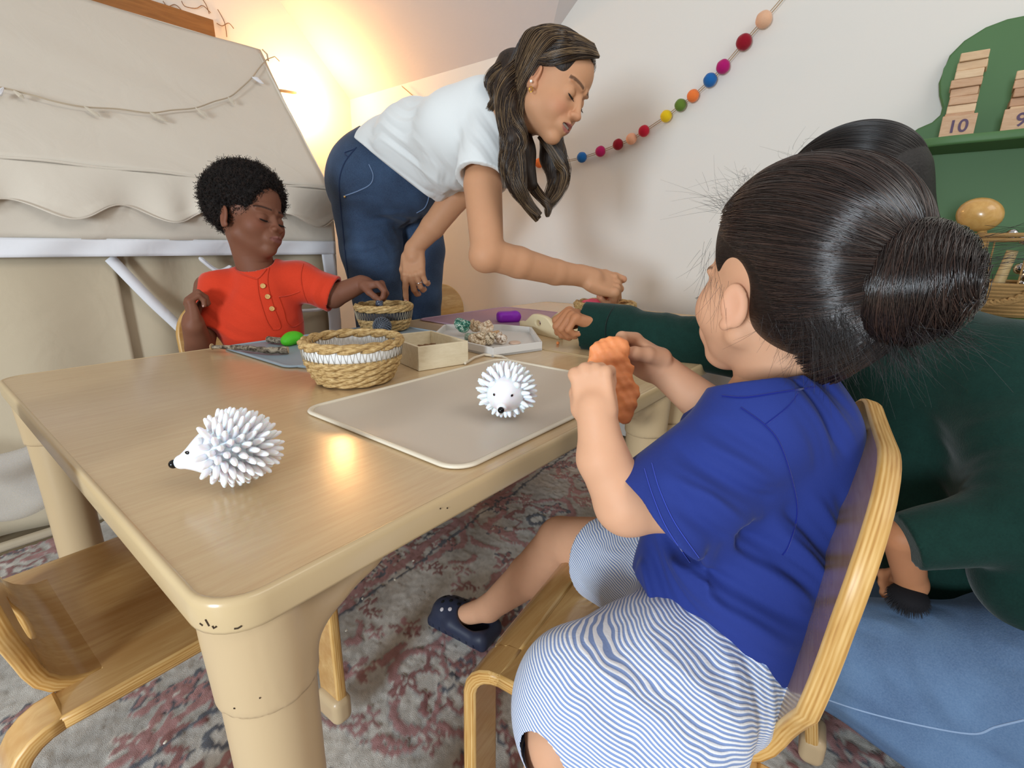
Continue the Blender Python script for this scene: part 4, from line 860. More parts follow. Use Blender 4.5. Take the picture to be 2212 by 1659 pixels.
# ------------------------------------------------------------ green cloud shelf on the end wall with counting blocks and a music basket
def shelf():
    t = thing('cloud_shelf', 'green painted cloud-shaped wall shelf in the right corner of the view', 'shelf', (1.7, -.2, 0)); xb = XW-.016
    px = [(1925, 345), (1950, 305), (1985, 281), (2015, 268), (2035, 250), (2040, 232), (2033, 205), (2032, 180), (2038, 150), (2055, 122), (2085, 92), (2130, 64), (2175, 47), (2230, 36)]
    L = [(lambda p: (p[1], p[2]))(onX(a, b, xb)) for a, b in px]; yl = L[-1][0]; out = L+[(yl-.12, L[-1][1]-.01), (yl-.2, L[-1][1]-.06), (-.62, 1.02), (-.66, .8), (-.66, .25), (.26, .25), (.28, .8)]
    sheet('back_panel', [(y, z) for y, z in out], [], lambda u, s: (xb, u, s), .016, [GREEN_PAINT, GREEN_PAINT], t, .03)
    def board(z, d, nm):
        w = [(.30, -.0), (.30, d*.12), (.24, d*.22), (.18, d*.40), (.12, d*.62), (.06, d*.86), (.0, d*.97), (-.08, d*.97), (-.16, d*1.02), (-.26, d*.93), (-.4, d), (-.55, d), (-.6, d*.5), (-.6, 0)]
        C_ = [tuple(p) for p in bez([(a, b, 0) for a, b in w[1:-1]], 48)[:, :2]]; o = [w[0]]+C_+[w[-1]]
        sheet(nm, [(a, b) for a, b in o], [], lambda u, s: (xb-.009-s, u, z), .020, [GREEN_PAINT, GREEN_PAINT], t, .03)
    board(.990, .150, 'shelf_board'); board(.600, .30, 'lower_board')
shelf()
def digits(name, txt, p, size, m, parent):
    """raised lettering facing -x, reading along -y"""
    f = bpy.data.curves.new(name, 'FONT'); f.body = txt; f.size = size; f.extrude = .0004; f.align_x = 'CENTER'; f.offset = .0006
    tmp = bpy.data.objects.new(name, f); C.objects.link(tmp); dg = bpy.context.evaluated_depsgraph_get(); me = tmp.evaluated_get(dg).to_mesh(); v = [tuple(q.co) for q in me.vertices]; fc = [tuple(a.vertices) for a in me.polygons]; tmp.to_mesh_clear if False else None
    bpy.data.objects.remove(tmp); V = [(p[0]-q[2], p[1]-q[0], p[2]+q[1]) for q in v]; mesh(name, V, fc, m, parent, False)
BW = [wood('block_maple_%d' % i, a, b, (10, 10, 60), .6, .0) for i, (a, b) in enumerate((('c9a683', 'd6b892'), ('ba9270', 'cba888'), ('cfae8a', 'dcc19e'), ('ab8263', 'bd9676')))]
INK = plain('violet_print', '55405a', .6)
def tower(y, n, num, lab, lab2):
    r = random.Random(n); z0 = 1.0005; x = 1.672
    c = thing('number_card', lab, 'number card', (x-.03, y, z0)); o = Geo().box((x-.035, y-.031, z0), (x-.027, y+.031, z0+.047)).obj('card', BW[1], c, False); bevel(o, .0012, 2); digits('number', num, (x-.0354, y, z0+.010), .038, INK, c)
    z = z0; zz = .0178
    for i in range(n):
        dx, dy, a = r.uniform(-.003, .003), r.uniform(-.003, .003), r.uniform(-.09, .09); R3 = rotm(0, 0, math.degrees(a)); w = r.uniform(.0245, .0285)
        b = Geo().box((-.024, -w, 0), (.024, w, zz-.0004), R3, (x+dx, y+dy, z)).obj('counting_block', BW[r.randrange(4)], None, False); bevel(b, .002, 3)
        k = ('lowest', 'second', 'third', 'fourth', 'fifth', 'sixth', 'seventh', 'eighth', 'ninth', 'topmost')[i if i < n-1 else 9]
        tag(b, '%s flat wooden block %s' % (('top' if i == n-1 else k), lab2), 'block', 'flat blocks stacked on the green shelf'); z += zz
tower(-.006, 10, '10', 'square wooden card printed 10 leaning on the block stack', 'in the taller stack')
tower(-.112, 7, '9', 'wooden card printed 9, cut off by the right picture edge', 'in the shorter stack cut off at the right')
def music_basket():
    RO = plain('rope', '9b7a4c', .9, .12, 150, .8, 400); c = np.array((1.55, -.14, .611)); rb, rt, h = .088, .100, .166
    t = thing('rope_basket', 'round open rope basket of rhythm instruments on the lower green shelf', 'basket', c)
    g = Geo()
    for i in range(9): g.tube([c+((rb+.001*i)*math.cos(q), (rb+.001*i)*math.sin(q), .006+i*.0075) for q in np.linspace(0, 2*math.pi, 41)], .0042, 6)
    g.obj('woven_body', RO, t); g = Geo().lathe([(.001, 0), (rb, 0), (rb, .003), (.001, .003)], c, 32); g.obj('base', RO, t)
    g = Geo(); g.tube([c+(rt*math.cos(q), rt*math.sin(q), h) for q in np.linspace(0, 2*math.pi, 41)], .0042, 8).tube([c+(rt*math.cos(q), rt*math.sin(q), h-.009) for q in np.linspace(0, 2*math.pi, 41)], .0035, 8); g.obj('rim', RO, t)
    for k in range(10):
        q = 2*math.pi*(k+.3)/10; Geo().tube([c+((rb+.008)*math.cos(q), (rb+.008)*math.sin(q), .07), c+(rt*math.cos(q), rt*math.sin(q), h-.005)], .0016, 6).obj('stay', RO, t)
    g = Geo(); H_ = bez([c+(-rt, -.09, h), c+(-.13, -.085, h-.03), c+(-.125, -.03, .05), c+(-.122, .03, .03), c+(-.108, .07, .05)], 60)
    for s in range(3): g.tube([p+np.array([0, math.cos(i*.9+s*2.1), math.sin(i*.9+s*2.1)])*.0042 for i, p in enumerate(H_)], .0040, 6)
    g.obj('handle', RO, t)
    EW = wood('maraca_wood', 'b98c4a', 'cfa462', (20, 20, 20), .3, .4); m = c+(-.06, .065, .208); tt = thing('maraca', 'round wooden maraca resting on top of the rope basket', 'maraca', m); Geo().ball(m, (.036, .040, .034), 28, rotm(20, 10, 0)).obj('shaker_head', EW, tt); Geo().tube([m+(0, -.01, -.03), m+(.03, -.03, -.13)], .008, 12).obj('handle', EW, tt)
    s = thing('bell_stick', 'wooden handle with jingle bells standing in the rope basket', 'bells', c+(-.04, .0, .02)); Geo().tube([c+(-.045, .012, .02), c+(-.062, .0, .135)], [.0105, .0095], 16).obj('handle', wood('pale_stick', 'b59a6b', 'c9ae7d', (20, 20, 60), .5, .2), s)
    CH = M('chrome', .12).color('d5d5d8').set(Metallic=1.).m
    for i, d in enumerate(((-.075, -.012, .158), (-.07, -.04, .165), (-.06, -.055, .17), (-.07, .008, .168), (-.06, -.02, .10), (-.065, -.035, .085), (-.06, -.03, .07), (-.055, .04, .06))): Geo().ball(c+d, .0105+.002*(i % 3), 16).obj('jingle', CH, s)
    s2 = thing('hand_bell', 'small metal bell with pale handle at the rope basket rim', 'bell', c+(-.05, -.06, .15)); Geo().lathe([(.017, 0), (.016, .004), (.012, .016), (.008, .024), (.001, .027)], c+(-.06, -.045, .165), 24, rotm(70, 0, 20)).obj('bell_cup', CH, s2); Geo().tube([c+(-.06, -.058, .17), c+(-.05, -.09, .185)], .006, 10).obj('grip', plain('grip', '8d8a6a', .5), s2)
music_basket()

# ------------------------------------------------------------ canvas play tent
def tent():
    t = thing('play_tent', 'large cream canvas play house tent with scalloped valance along the left', 'tent', (.2, 2.1, 0)); x0, x1, yf, yr, yk, ze, zr = -1.15, 1.052, 1.68, 2.10, 2.50, .935, 1.452
    def cloth_sheet(name, f, nu, nv, m, th=.002):
        u, v = np.meshgrid(np.linspace(0, 1, nu), np.linspace(0, 1, nv), indexing='ij'); P_ = np.stack(f(u, v), -1); I = np.arange(nu*nv).reshape(nu, nv); Q = np.stack([I[:-1, :-1], I[1:, :-1], I[1:, 1:], I[:-1, 1:]], -1).reshape(-1, 4)
        o = mesh(name, P_.reshape(-1, 3), Q, m, t); s = o.modifiers.new('thickness', 'SOLIDIFY'); s.thickness = th; s.offset = 0; return o
    n2 = lambda a, b: np.sin(a*7+1.3*np.sin(b*5))*np.sin(b*6+a*3)
    cloth_sheet('roof', lambda u, v: (x0+(x1+.02*v-x0)*u, yf+(yr-yf)*v, ze+(zr-ze)*v-.02*np.sin(math.pi*v)*(1-.6*u)+.004*n2(u*3, v*2)-.008*np.sin(math.pi*u)*0), 90, 36, CANVAS)
    cloth_sheet('rear_roof', lambda u, v: (x0+(x1+.02*(1-v)-x0)*u, yr+(yk-yr)*v, zr+(ze-zr)*v), 20, 8, CANVAS)
    w = lambda u: .006*np.sin(u*95+2*np.sin(u*23))+.004*np.sin(u*41)
    # valance with scallops, in front of the eave
    sc_z = lambda x: .822-.020*np.cos((x-.318)*2*math.pi/.218)
    cloth_sheet('scalloped_valance', lambda u, v: (x0+(x1-x0)*u, yf-.006-.016*v-w(u)*v*1.6-.01*np.maximum(0, v-.8)*5*(.5+.5*np.cos((x0+(x1-x0)*u-.318)*2*math.pi/.218)), ze-.006+(sc_z(x0+(x1-x0)*u)-ze+.006)*v), 420, 22, CANVAS)
    V = []; pts = [(x0+(x1-x0)*u, yf-.034-w(u)*1.6-.01*(.5+.5*np.cos((x0+(x1-x0)*u-.318)*2*math.pi/.218)), sc_z(x0+(x1-x0)*u)) for u in np.linspace(0, 1, 420)]; Geo().tube(pts, .0016, 6).obj('valance_hem', CANVAS, t)
    Geo().tube([(x0+(x1-x0)*u, yf-.004, ze-.002+.002*math.sin(u*60)) for u in np.linspace(0, 1, 80)], .0035, 8).obj('eave_seam', CANVAS, t)
    cloth_sheet('upper_panel', lambda u, v: (x0+(x1-x0)*u, yf-.001+.003*np.sin(u*60+v*2)*v, ze+(.755-ze)*v), 200, 12, CANVAS)
    cloth_sheet('white_border', lambda u, v: (x0+(x1-x0)*u, yf-.005+.004*np.sin(u*75+v*2), .757+(.712-.757)*v), 200, 6, WHITE_TRIM)
    cloth_sheet('corner_border', lambda u, v: (x1-.055+.05*u, yf-.004+.003*np.sin(v*30), .757-.757*v), 6, 60, WHITE_TRIM)
    cloth_sheet('gable_side', lambda u, v: (x1+.004*np.sin(v*9), yf+(yk-yf)*u, v*(ze+(zr-ze)*(1-np.abs(2*u-1)))), 30, 30, CANVAS)
    # curtains inside the opening
    edge = lambda v: .42+.0*v
    cloth_sheet('left_curtain', lambda u, v: (x0+(.402-x0)*u, yf+.035+.012*np.sin(u*34+v*.6)*(.4+v), .715-.700*v), 160, 24, CANVAS_IN)
    cloth_sheet('right_curtain', lambda u, v: (.36+(x1-.36)*u, yf+.055+.008*np.sin(u*26), .715-.700*v), 90, 24, CANVAS_IN)
    a = onY(236, 556, yf+.02); b = onY(402, 722, yf+.01); b2 = onY(470, 800, yf+.01)
    TB = bez([a, (a+b)/2+(0, -.004, -.006), b, b2], 24); o = Geo().add([p+s_*np.array((.011, 0, .009)) for p in TB for s_ in (-1, 1)], [(2*i, 2*i+1, 2*i+3, 2*i+2) for i in range(23)]).obj('tie_back', WHITE_TRIM, t); s_m = o.modifiers.new('thickness', 'SOLIDIFY'); s_m.thickness = .002
    for P4 in ([(430, 556), (470, 585), (500, 575)], [(640, 672), (690, 668), (722, 655)]):
        c_ = [onY(p, q, yf-.008) for p, q in P4]; Geo().tube(bez(c_, 14), [.003]+[.0065]*12+[.003], 6).obj('curtain_edge', WHITE_TRIM, t)
    o = Geo().box((x0, yf-.022, 0), (x1, yf+.0, .022)).obj('floor_sill', CANVAS_IN, t); bevel(o, .008, 3)
    for x, y in ((x1-.02, yf+.02), (x1-.02, yk-.02), (x0, yf+.02)): Geo().tube([(x, y, 0), (x, y, ze-.01)], .012, 10).obj('pole', wood('pole_wood', 'c49a5d', 'd9b27a'), t)
    # net swag hanging beside the table leg
    NT = M('white_net', .9, .1); NT.color('dcdad8'); pv = NT.pos(); ck = NT.math('MULTIPLY_ADD', NT.noise(pv, 900, 1), .5, .05); NT.l(ck, NT.b.inputs['Alpha'])
    f = lambda u, v: (-.14+.46*u, yf-.03-.05*np.sin(math.pi*u)-.015*np.sin(v*9), .30-.13*(1-(2*u-1)**2)*1.3*v-.03+.12*(2*u-1)**2*(1-v*.3))
    cloth_sheet('net_swag', f, 50, 16, NT.m, .0006)
    # leaf garland pinned across the front roof
    n = np.cross((1, 0, 0), (0, yr-yf, zr-ze)); n = unit(n); p0 = np.array((0, yf, ze))
    def onr(x, y, lift=.012): r = ray(x, y); return EYE+r*(((p0-EYE)@n)/(r@n))+n*lift*(-1 if n[1] > 0 else 1)
    L = [(-60, 190), (7, 199), (65, 213), (120, 228), (181, 239), (253, 243), (322, 251), (370, 245), (420, 240), (460, 226), (495, 215), (520, 195), (542, 174), (560, 150), (575, 134)]
    g = thing('leaf_garland', 'thin cream cord garland with drooping fabric leaves across the tent roof', 'garland', onr(253, 243)); CD = cloth('cream_cord', 'b9a993', .95, 300)
    Geo().tube(bez([onr(a_, b_) for a_, b_ in L], 90), .0022, 6).obj('cord', CD, g); Geo().tube([onr(575, 134), onr(590, 132, .02), onr(600, 142, .02)], .002, 6).tube([onr(565, 112, .01), onr(575, 122, .01), onr(578, 136, .01)], .003, 6).obj('knot', CD, g)
    LF = cloth('cream_leaf', 'c6bba9', .95, 300); 
    for (a_, b_), (c_, d_) in (((8, 200), (-6, 216)), ((30, 206), (52, 220)), ((181, 239), (215, 258)), ((322, 251), (362, 270)), ((322, 251), (345, 262)), ((420, 240), (445, 258)), ((490, 217), (505, 230)), ((542, 174), (568, 186)), ((542, 174), (560, 178))):
        p, q = onr(a_, b_, .014), onr(c_, d_, .010); pts = [p, p*.6+q*.4, p*.3+q*.7, q]; Geo().tube(pts, [.0015, .005, .006, .001], 6).obj('leaf', WHITE_TRIM if a_ in (8, 542) else LF, g)
tent()
OAK = wood('beam_wood', '875826', 'a06c36', (3, 30, 30), .5, .15)
o = Geo().box((-1.1, 2.50, 1.575), (1.088, 2.545, 1.650)).obj('wooden_beam', OAK, None, False); bevel(o, .002, 2); tag(o, 'warm brown wooden rail above the tent ridge on the back wall', 'rail')
def twigs():
    t = thing('twig_branch', 'thin bare brown twigs spread on the wall above the wooden rail', 'twigs', onY(520, 20, 2.56)); r = random.Random(3); TG = plain('twig_brown', '8a6748', .9)
    for s in ([(352, 2), (362, 14), (378, 10), (392, 22)], [(392, 2), (400, 14), (424, 18), (438, 12), (455, 28)], [(436, -4), (446, 12), (452, 30)], [(468, 50), (480, 56), (494, 50), (505, 62)], [(470, 20), (478, 34), (486, 52), (490, 80)]): Geo().tube(bez([onY(a, b, 2.566) for a, b in s], 14), .0016, 5).obj('twig', TG, t)
twigs()
# lamp that glows in the corner behind the tent
def lamp():
    c = np.array((1.47, 2.455, 0)); t = thing('floor_lamp', 'round glowing lamp on a curved arm in the corner behind the tent', 'lamp', c); ST = plain('lamp_metal', '9a8b74', .4)
    Geo().lathe([(.001, 0), (.11, 0), (.11, .012), (.02, .02), (.001, .02)], c+(-.38, .0, 0), 32).obj('base', ST, t); Geo().tube(bez([c+(-.38, .07, .02), c+(-.38, .07, .9), c+(-.37, .07, 1.30), c+(-.2, .04, 1.42), c+(-.06, 0, 1.435)], 30), .007, 10).obj('pole', ST, t)
    E_ = M('lit_paper', .6); E_.set(Emission_Color=(1, .53, .20, 1), Emission_Strength=80.); o = Geo().ball(c+(0, 0, 1.435), (.066, .066, .066), 32).obj('shade', E_.m, t); return o
lamp()

# ------------------------------------------------------------ things on the tables
ZT = .5206
def placemat(name, label, pts_tab, m, rim, grp='placemats with house shaped tabs'):
    """rounded mat with a raised rim and an open peaked tab on its long far side"""
    x0, y0, x1, y1 = pts_tab; t = thing(name, label, 'placemat', ((x0+x1)/2, (y0+y1)/2, ZT)); o = rr_outline(x0, y0, x1, y1, .028, 10); N = len(o)
    Geo().add([(x, y, ZT) for x, y in o]+[(x, y, ZT+.0022) for x, y in o], [tuple(range(N))[::-1], tuple(range(N, 2*N))]+[(i, (i+1) % N, N+(i+1) % N, N+i) for i in range(N)]).obj('mat', m, t, False)
    g = Geo(); V = []; K = 8
    for i in range(N):
        a = np.array(o[(i+1) % N])-np.array(o[i-1]); n = unit((a[1], -a[0])); 
        for k in range(K): q = 2*math.pi*k/K; V.append((o[i][0]+n[0]*math.cos(q)*.0042, o[i][1]+n[1]*math.cos(q)*.0042, ZT+.0024+math.sin(q)*.0024))
    g.add(V, [(i*K+k, ((i+1) % N)*K+k, ((i+1) % N)*K+(k+1) % K, i*K+(k+1) % K) for i in range(N) for k in range(K)]); g.obj('rim', rim, t, True, None)
    return t
def tab(t, pts, rim, w=.0045):
    Geo().tube([(x, y, ZT+.0032) for x, y in pts], w*.6, 8).obj('tab', rim, t)
MC = plain('beige_silicone', 'cdc1b1', .42, .02, 6); MCR = plain('cream_silicone_rim', 'ddd2bd', .35, .02, 10); MG = plain('grey_blue_silicone', '8fa0ab', .5, .03, 6); MGR = plain('grey_blue_rim', '9db0bd', .4, .02, 10); MM = plain('mauve_silicone', 'a17f92', .5, .03, 6); MMR = plain('mauve_rim', 'a98a9b', .4, .02, 10)
t = placemat('placemat', 'beige placemat with cream rim under the sitting white spiky toy', (.333, .338, .765, .648), MC, MCR); tab(t, [(0.685, 0.670), (0.733, 0.691), (0.769, 0.696), (0.780, 0.656), (0.768, 0.630)], MCR)
t = placemat('placemat', 'grey-blue placemat with sticks in front of the boy', (.445, .895, .90, 1.195), MG, MGR); tab(t, [(.46, .893), (.47, .868), (.50, .858), (.535, .862), (.545, .893)], MGR)
t = placemat('placemat', 'mauve placemat near the standing woman', (1.02, .87, 1.45, 1.20), MM, MMR)

def spiky(label, p, fwd, L=.088, seed=0, hgt=None):
    """soft toy hedgehog: egg body, smooth face cone, blunt spines all over the back"""
    WP = M('white_vinyl', .38, .4).color('f1f1f6').set(Subsurface_Weight=.5, Subsurface_Scale=.01).m if 'white_vinyl' not in bpy.data.materials else bpy.data.materials['white_vinyl']
    BK = bpy.data.materials.get('black_gloss') or plain('black_gloss', '0a0a0c', .15)
    f = unit(fwd); R_ = basis((0, 0, 1), f); c = np.array(p)+(0, 0, .038); P = lambda x, y, z: c+R_@np.array([x, y, z]); t = thing('spiky_toy', label, 'toy', p)
    S = Sdf().ell(P(0, -.004, 0), (.0250, .0310, .0245), R_, .010).cone(P(0, .013, -.002), P(0, .038, -.008), .0205, .0070, .010); v, q = S.build(.0014); b = mesh('body', v, q, WP, t)
    r = np.random.default_rng(seed); N = 190; g = Geo(); i = np.arange(N)+.5; ph = np.arccos(1-2*i/N); th = math.pi*(1+5**.5)*i
    D = np.stack([np.sin(ph)*np.cos(th), np.cos(ph), np.sin(ph)*np.sin(th)], 1)
    for d in D:
        if d[1] > .50: continue
        base = np.array((0, -.004, 0))+d*np.array((.0245, .0305, .0240)); n = unit(d/np.array((.025, .031, .0245))**2*1e-3); n = unit(n+np.array((0, -.28 if d[1] < .3 else .1, 0))); ln = .0175*(1 if d[2] > -.55 else .72)*(.8 if d[1] > .3 else 1)
        if base[2]+n[2]*ln < -.0375: ln = max(.004, (-.0375-base[2])/n[2])
        Geo().tube([P(*(base-n*.002)), P(*(base+n*ln*.35)), P(*(base+n*ln*.7)), P(*(base+n*ln*.93)), P(*(base+n*ln))], [.0030, .0033, .0027, .0017, .0005], 8).obj('spine', WP, t, True, None)
    Geo().ball(P(0, .0455, -.0095), .0042, 16).obj('nose', BK, t)
    for s in (-1, 1): Geo().ball(P(s*.0116, .0285, .0050), (.0011, .0024, .0017), 10, R_@rotm(0, 0, s*28)).obj('eye', BK, t); Geo().ball(P(s*.015, .016, .0145), (.0055, .003, .005), 12, R_).obj('ear', WP, t)
    return t
spiky('white spiky hedgehog toy near the table corner, facing left in side view', (0.171, 0.489, ZT), camdir(-.95, 0, .28)*np.array([1, 1, 0]), seed=1)
spiky('white spiky hedgehog toy sitting on the beige mat, facing forward', (0.485, 0.400, ZT+.003), (camdir(-.12, 0, 1.)+0)*np.array([1, 1, 0]), seed=2)

def basket(label, c, rb, rt, h, bandcol, squash=1., rows=8, band=(4, 6)):
    """coiled seagrass basket: every coil a twisted rope, coloured stitched band, braided rim"""
    c = np.array(c, float); t = thing('seagrass_basket', label, 'basket', c); SG = bpy.data.materials.get('seagrass')
    if SG is None:
        a = M('seagrass', .8, .25); p = a.pos((60, 60, 200)); n = a.noise(p, 2, 4); a.color(a.ramp(n, [(.3, '8d6e47'), (.5, 'b89864'), (.72, 'd6bb8a')])).bump(n, .5, .001); SG = a.m
    BN = plain('band_'+bandcol, bandcol, .8, .08, 200, .4, 500); TH = plain('thread_'+bandcol, 'b9aa90' if bandcol < '8' else '8f8676', .8)
    hh = h/rows; prof = lambda z: rb+(rt-rb)*math.sin(min(1, z/h)*math.pi/2)**.8
    def coil(z, rr, r0, m, nm, tw=2., n=150, strands_=2, amp=.5):
        g = Geo()
        for s in range(strands_):
            P_ = []
            for i in range(n+1):
                q = 2*math.pi*i/n; a = q*max(1, round(tw*rr/r0*.22*2))+s*2*math.pi/strands_; R0 = rr+math.cos(a)*r0*amp; P_.append(c+(R0*math.cos(q), R0*math.sin(q)*squash, z+math.sin(a)*r0*amp))
            g.tube(P_, r0*(.72 if strands_ > 1 else 1), 6, False)
        return g.obj(nm, m, t, True, None)
    for i in range(rows):
        z = (i+.5)*hh+.003*(i == 0)+.001; rr = prof(z)
        if band[0] <= i < band[1]: pass
        else: coil(z, rr, hh*.62, SG, 'coil', 1.15, 150, 3, .5)
    coil(h+hh*.05, rt+.001, hh*.60, SG, 'rim_braid', .9, 170, 3, .6)
    zb0, zb1 = band[0]*hh, band[1]*hh; g = Geo().lathe([(prof(zb0)-.003, zb0), (prof(zb0)+.0035, zb0+.001)]+[(prof(zb0+(zb1-zb0)*q)+.0045+.001*math.sin(q*math.pi), zb0+(zb1-zb0)*q) for q in np.linspace(.1, .9, 9)]+[(prof(zb1)+.0035, zb1-.001), (prof(zb1)-.003, zb1), (prof(zb1)-.004, (zb0+zb1)/2), (prof(zb0)-.003, zb0)], (0, 0, 0), 64); g.f = g.f[:-2]; mesh('stitched_band', np.array(g.v)*(1, squash, 1)+c, g.f, BN, t)
    g = Geo(); g.lathe([(.001, .001), (rb, .001), (rb+.002, hh), (rb-.004, hh), (rb-.006, .005), (.001, .005)], (0, 0, 0), 40); v = np.array(g.v)*(1, squash, 1)+c; mesh('base', v, g.f, SG, t)
    # zigzag stitching over the band
    z0, z1 = band[0]*hh, band[1]*hh
    for side, off in (('stitching', .0), ('stitching', .0)):
        sgn = 1 if off == 0 and side == 'stitching' and not any(ch.name.startswith('stitching') for ch in bpy.data.objects if ch.parent == t) else -1; P_ = []
        n = 110
        for i in range(n+1): q = 2*math.pi*i/n; z = z0+(z1-z0)*(i % 2); R0 = prof(z)+(.0063 if sgn > 0 else -.0052); P_.append(c+(R0*math.cos(q), R0*math.sin(q)*squash, z))
        Geo().tube(P_, .0007, 4, False).obj('stitching', TH, t)
    return t
basket('seagrass basket with a white stitched band, empty, beside the beige mat', (.478, .735, ZT), .052, .078, .069, 'e4e4e2', rows=6, band=(4, 6))
basket('smaller seagrass basket with a black stitched band, on the far edge by the boy', (.833, 1.118, ZT+.0028), .052, .071, .064, '34343a', rows=6, band=(3, 5))
basket('seagrass bowl of pink dough under the woman\'s reaching hand', (1.215, .655, ZT), .052, .075, .075, 'a98d60', rows=6, band=(3, 4))
S = Sdf()
for i in range(9): S.ell((1.205+.03*math.cos(i*2.3), .672+.028*math.sin(i*2.3), ZT+.068+.004*(i % 3)), (.020, .017, .014), rotm(i*30, i*17, 0), .01)
v, q = S.build(.003); o = mesh('dough_crumbs', v, q, plain('pink_dough', 'ea5a72', .6, .1, 90), None); tag(o, 'coral pink play dough lumps inside the bowl under the hand', 'play dough')
# grey spiky ball leaning on the dark-banded basket
def burr():
    c = np.array((.768, 1.043, ZT+.0272)); GB = plain('grey_rubber', '5d626c', .55, .08, 90); g = Geo().ball(c, .019, 20); N = 190
    for i in range(N):
        a = math.acos(1-2*(i+.5)/N); b = math.pi*(1+5**.5)*i; d = np.array((math.sin(a)*math.cos(b), math.sin(a)*math.sin(b), math.cos(a)))
        g.tube([c+d*.018, c+d*.0225, c+d*.0245], [.0016, .0015, .0007], 6)
    o = g.obj('spiky_ball', GB, None, True, None); tag(o, 'small dark grey rubber spiky ball in front of the dark-banded basket', 'ball')
burr()
# open wooden box with zigzag wire
def openbox():
    PW = wood('pale_birch', 'd3c3a2', 'e2d5b8', (6, 40, 40), .5, .1); a = np.array((.590, .700)); A = onZ(905, 802, ZT); B = onZ(1012, 785, ZT); C_ = onZ(880, 745, ZT)
    x0, y0 = A[0], A[1]; u = unit((B-A)*(1, 1, 0)); w = np.cross((0, 0, 1), u); Lx = np.linalg.norm((B-A)[:2]); Ly = .150; h = .046; tk = .006; R3 = np.stack([u, w, (0, 0, 1)], 1); t = thing('wooden_box', 'shallow open pale wooden box beside the basket with white band', 'box', A); A = np.array((x0, y0, ZT))
    for nm, lo, hi in (('bottom', (tk, tk, 0), (Lx-tk, Ly-tk, .004)), ('side_panel', (0, 0, 0), (Lx, tk, h)), ('side_panel', (0, Ly-tk, 0), (Lx, Ly, h)), ('end_panel', (0, tk, 0), (tk, Ly-tk, h)), ('end_panel', (Lx-tk, tk, 0), (Lx, Ly-tk, h))):
        o = Geo().box(lo, hi, R3, A).obj(nm, PW, t, False); bevel(o, .0008, 2)
    ZP = [A+R3@np.array((.016+.0072*i, Ly*.62+.007*(i % 2), .0045)) for i in range(11)]; o = Geo().add([p+(0, 0, q) for p in ZP for q in (0, .024)], [(2*i, 2*i+2, 2*i+3, 2*i+1) for i in range(10)]).obj('zigzag_strip', plain('brown_card', '8a6b4f', .6), None, False); sm = o.modifiers.new('thickness', 'SOLIDIFY'); sm.thickness = .0016; tag(o, 'brown zigzag strip standing inside the pale wooden box', 'strip')
    return A, R3, Lx
openbox()
# white tray with shells
def tray():
    WT = plain('white_wood', 'dcdad6', .5, .02, 10); pts = [onZ(1065, 772, ZT), onZ(1171, 757, ZT), onZ(1148, 722, ZT), onZ(1085, 716, ZT), onZ(960, 716, ZT), onZ(935, 741, ZT)]
    c = sum(pts)/6; t = thing('shell_tray', 'white hexagonal wooden tray holding sea shells', 'tray', c); h = .020; tk = .006; N = 6
    Geo().add([(p[0], p[1], ZT+.001) for p in pts]+[(p[0], p[1], ZT+.005) for p in pts], [tuple(range(N))[::-1], tuple(range(N, 2*N))]+[(i, (i+1) % N, N+(i+1) % N, N+i) for i in range(N)]).obj('bottom', WT, t, False)
    for i in range(N):
        a, b = pts[i], pts[(i+1) % N]; d = unit((b-a)*(1, 1, 0)); n = np.cross((0, 0, 1), d); n = n if (c-a)@n > 0 else -n; L_ = np.linalg.norm((b-a)[:2]); R3 = np.stack([d, n, (0, 0, 1)], 1); s = 1 if np.linalg.det(R3) > 0 else -1
        o = Geo().box((0, 0, 0), (L_, tk, h), R3, (a[0], a[1], ZT)).obj('side_wall', WT, t, False); bevel(o, .0008, 2)
tray()
def shell(label, p, r, cols, ax, kind='snail', grp=None):
    a = M('shell_'+label[:14].replace(' ', '_'), .45, .4); n = a.noise(a.pos((1, 1, 1)), 160 if kind != 'spot' else 220, 3, .6, 1.); a.color(a.ramp(n, [(.38, cols[0]), (.5, cols[1]), (.62, cols[2])])).bump(n, .3, .001)
    g = Geo(); R_ = basis(ax, np.cross(ax, (.3, .8, .1))); V = []; K = 14; N = 90; turns = 3.2; Fc = []
    for i in range(N+1):
        q = i/N; th = q*turns*2*math.pi; e = math.exp(-q*2.0); rad = r*.62*e; tube = r*.48*e*(1+.06*math.sin(th*9)); cz = r*1.5*(1-e)
        for k in range(K): b = 2*math.pi*k/K; V.append(((rad+tube*math.cos(b))*math.cos(th), (rad+tube*math.cos(b))*math.sin(th), cz+tube*1.05*math.sin(b)))
    Fc = [(i*K+k, i*K+(k+1) % K, (i+1)*K+(k+1) % K, (i+1)*K+k) for i in range(N) for k in range(K)]+[tuple(range(K))[::-1], tuple(N*K+k for k in range(K))]
    v = np.array(V)-np.array((0, 0, r*.5)); v = v@R_.T; v[:, 2] -= v[:, 2].min(); v += p; o = mesh('sea_shell', v, Fc, a.m, None); tag(o, label, 'shell', 'sea shells in the white tray')
zs = ZT+.0055
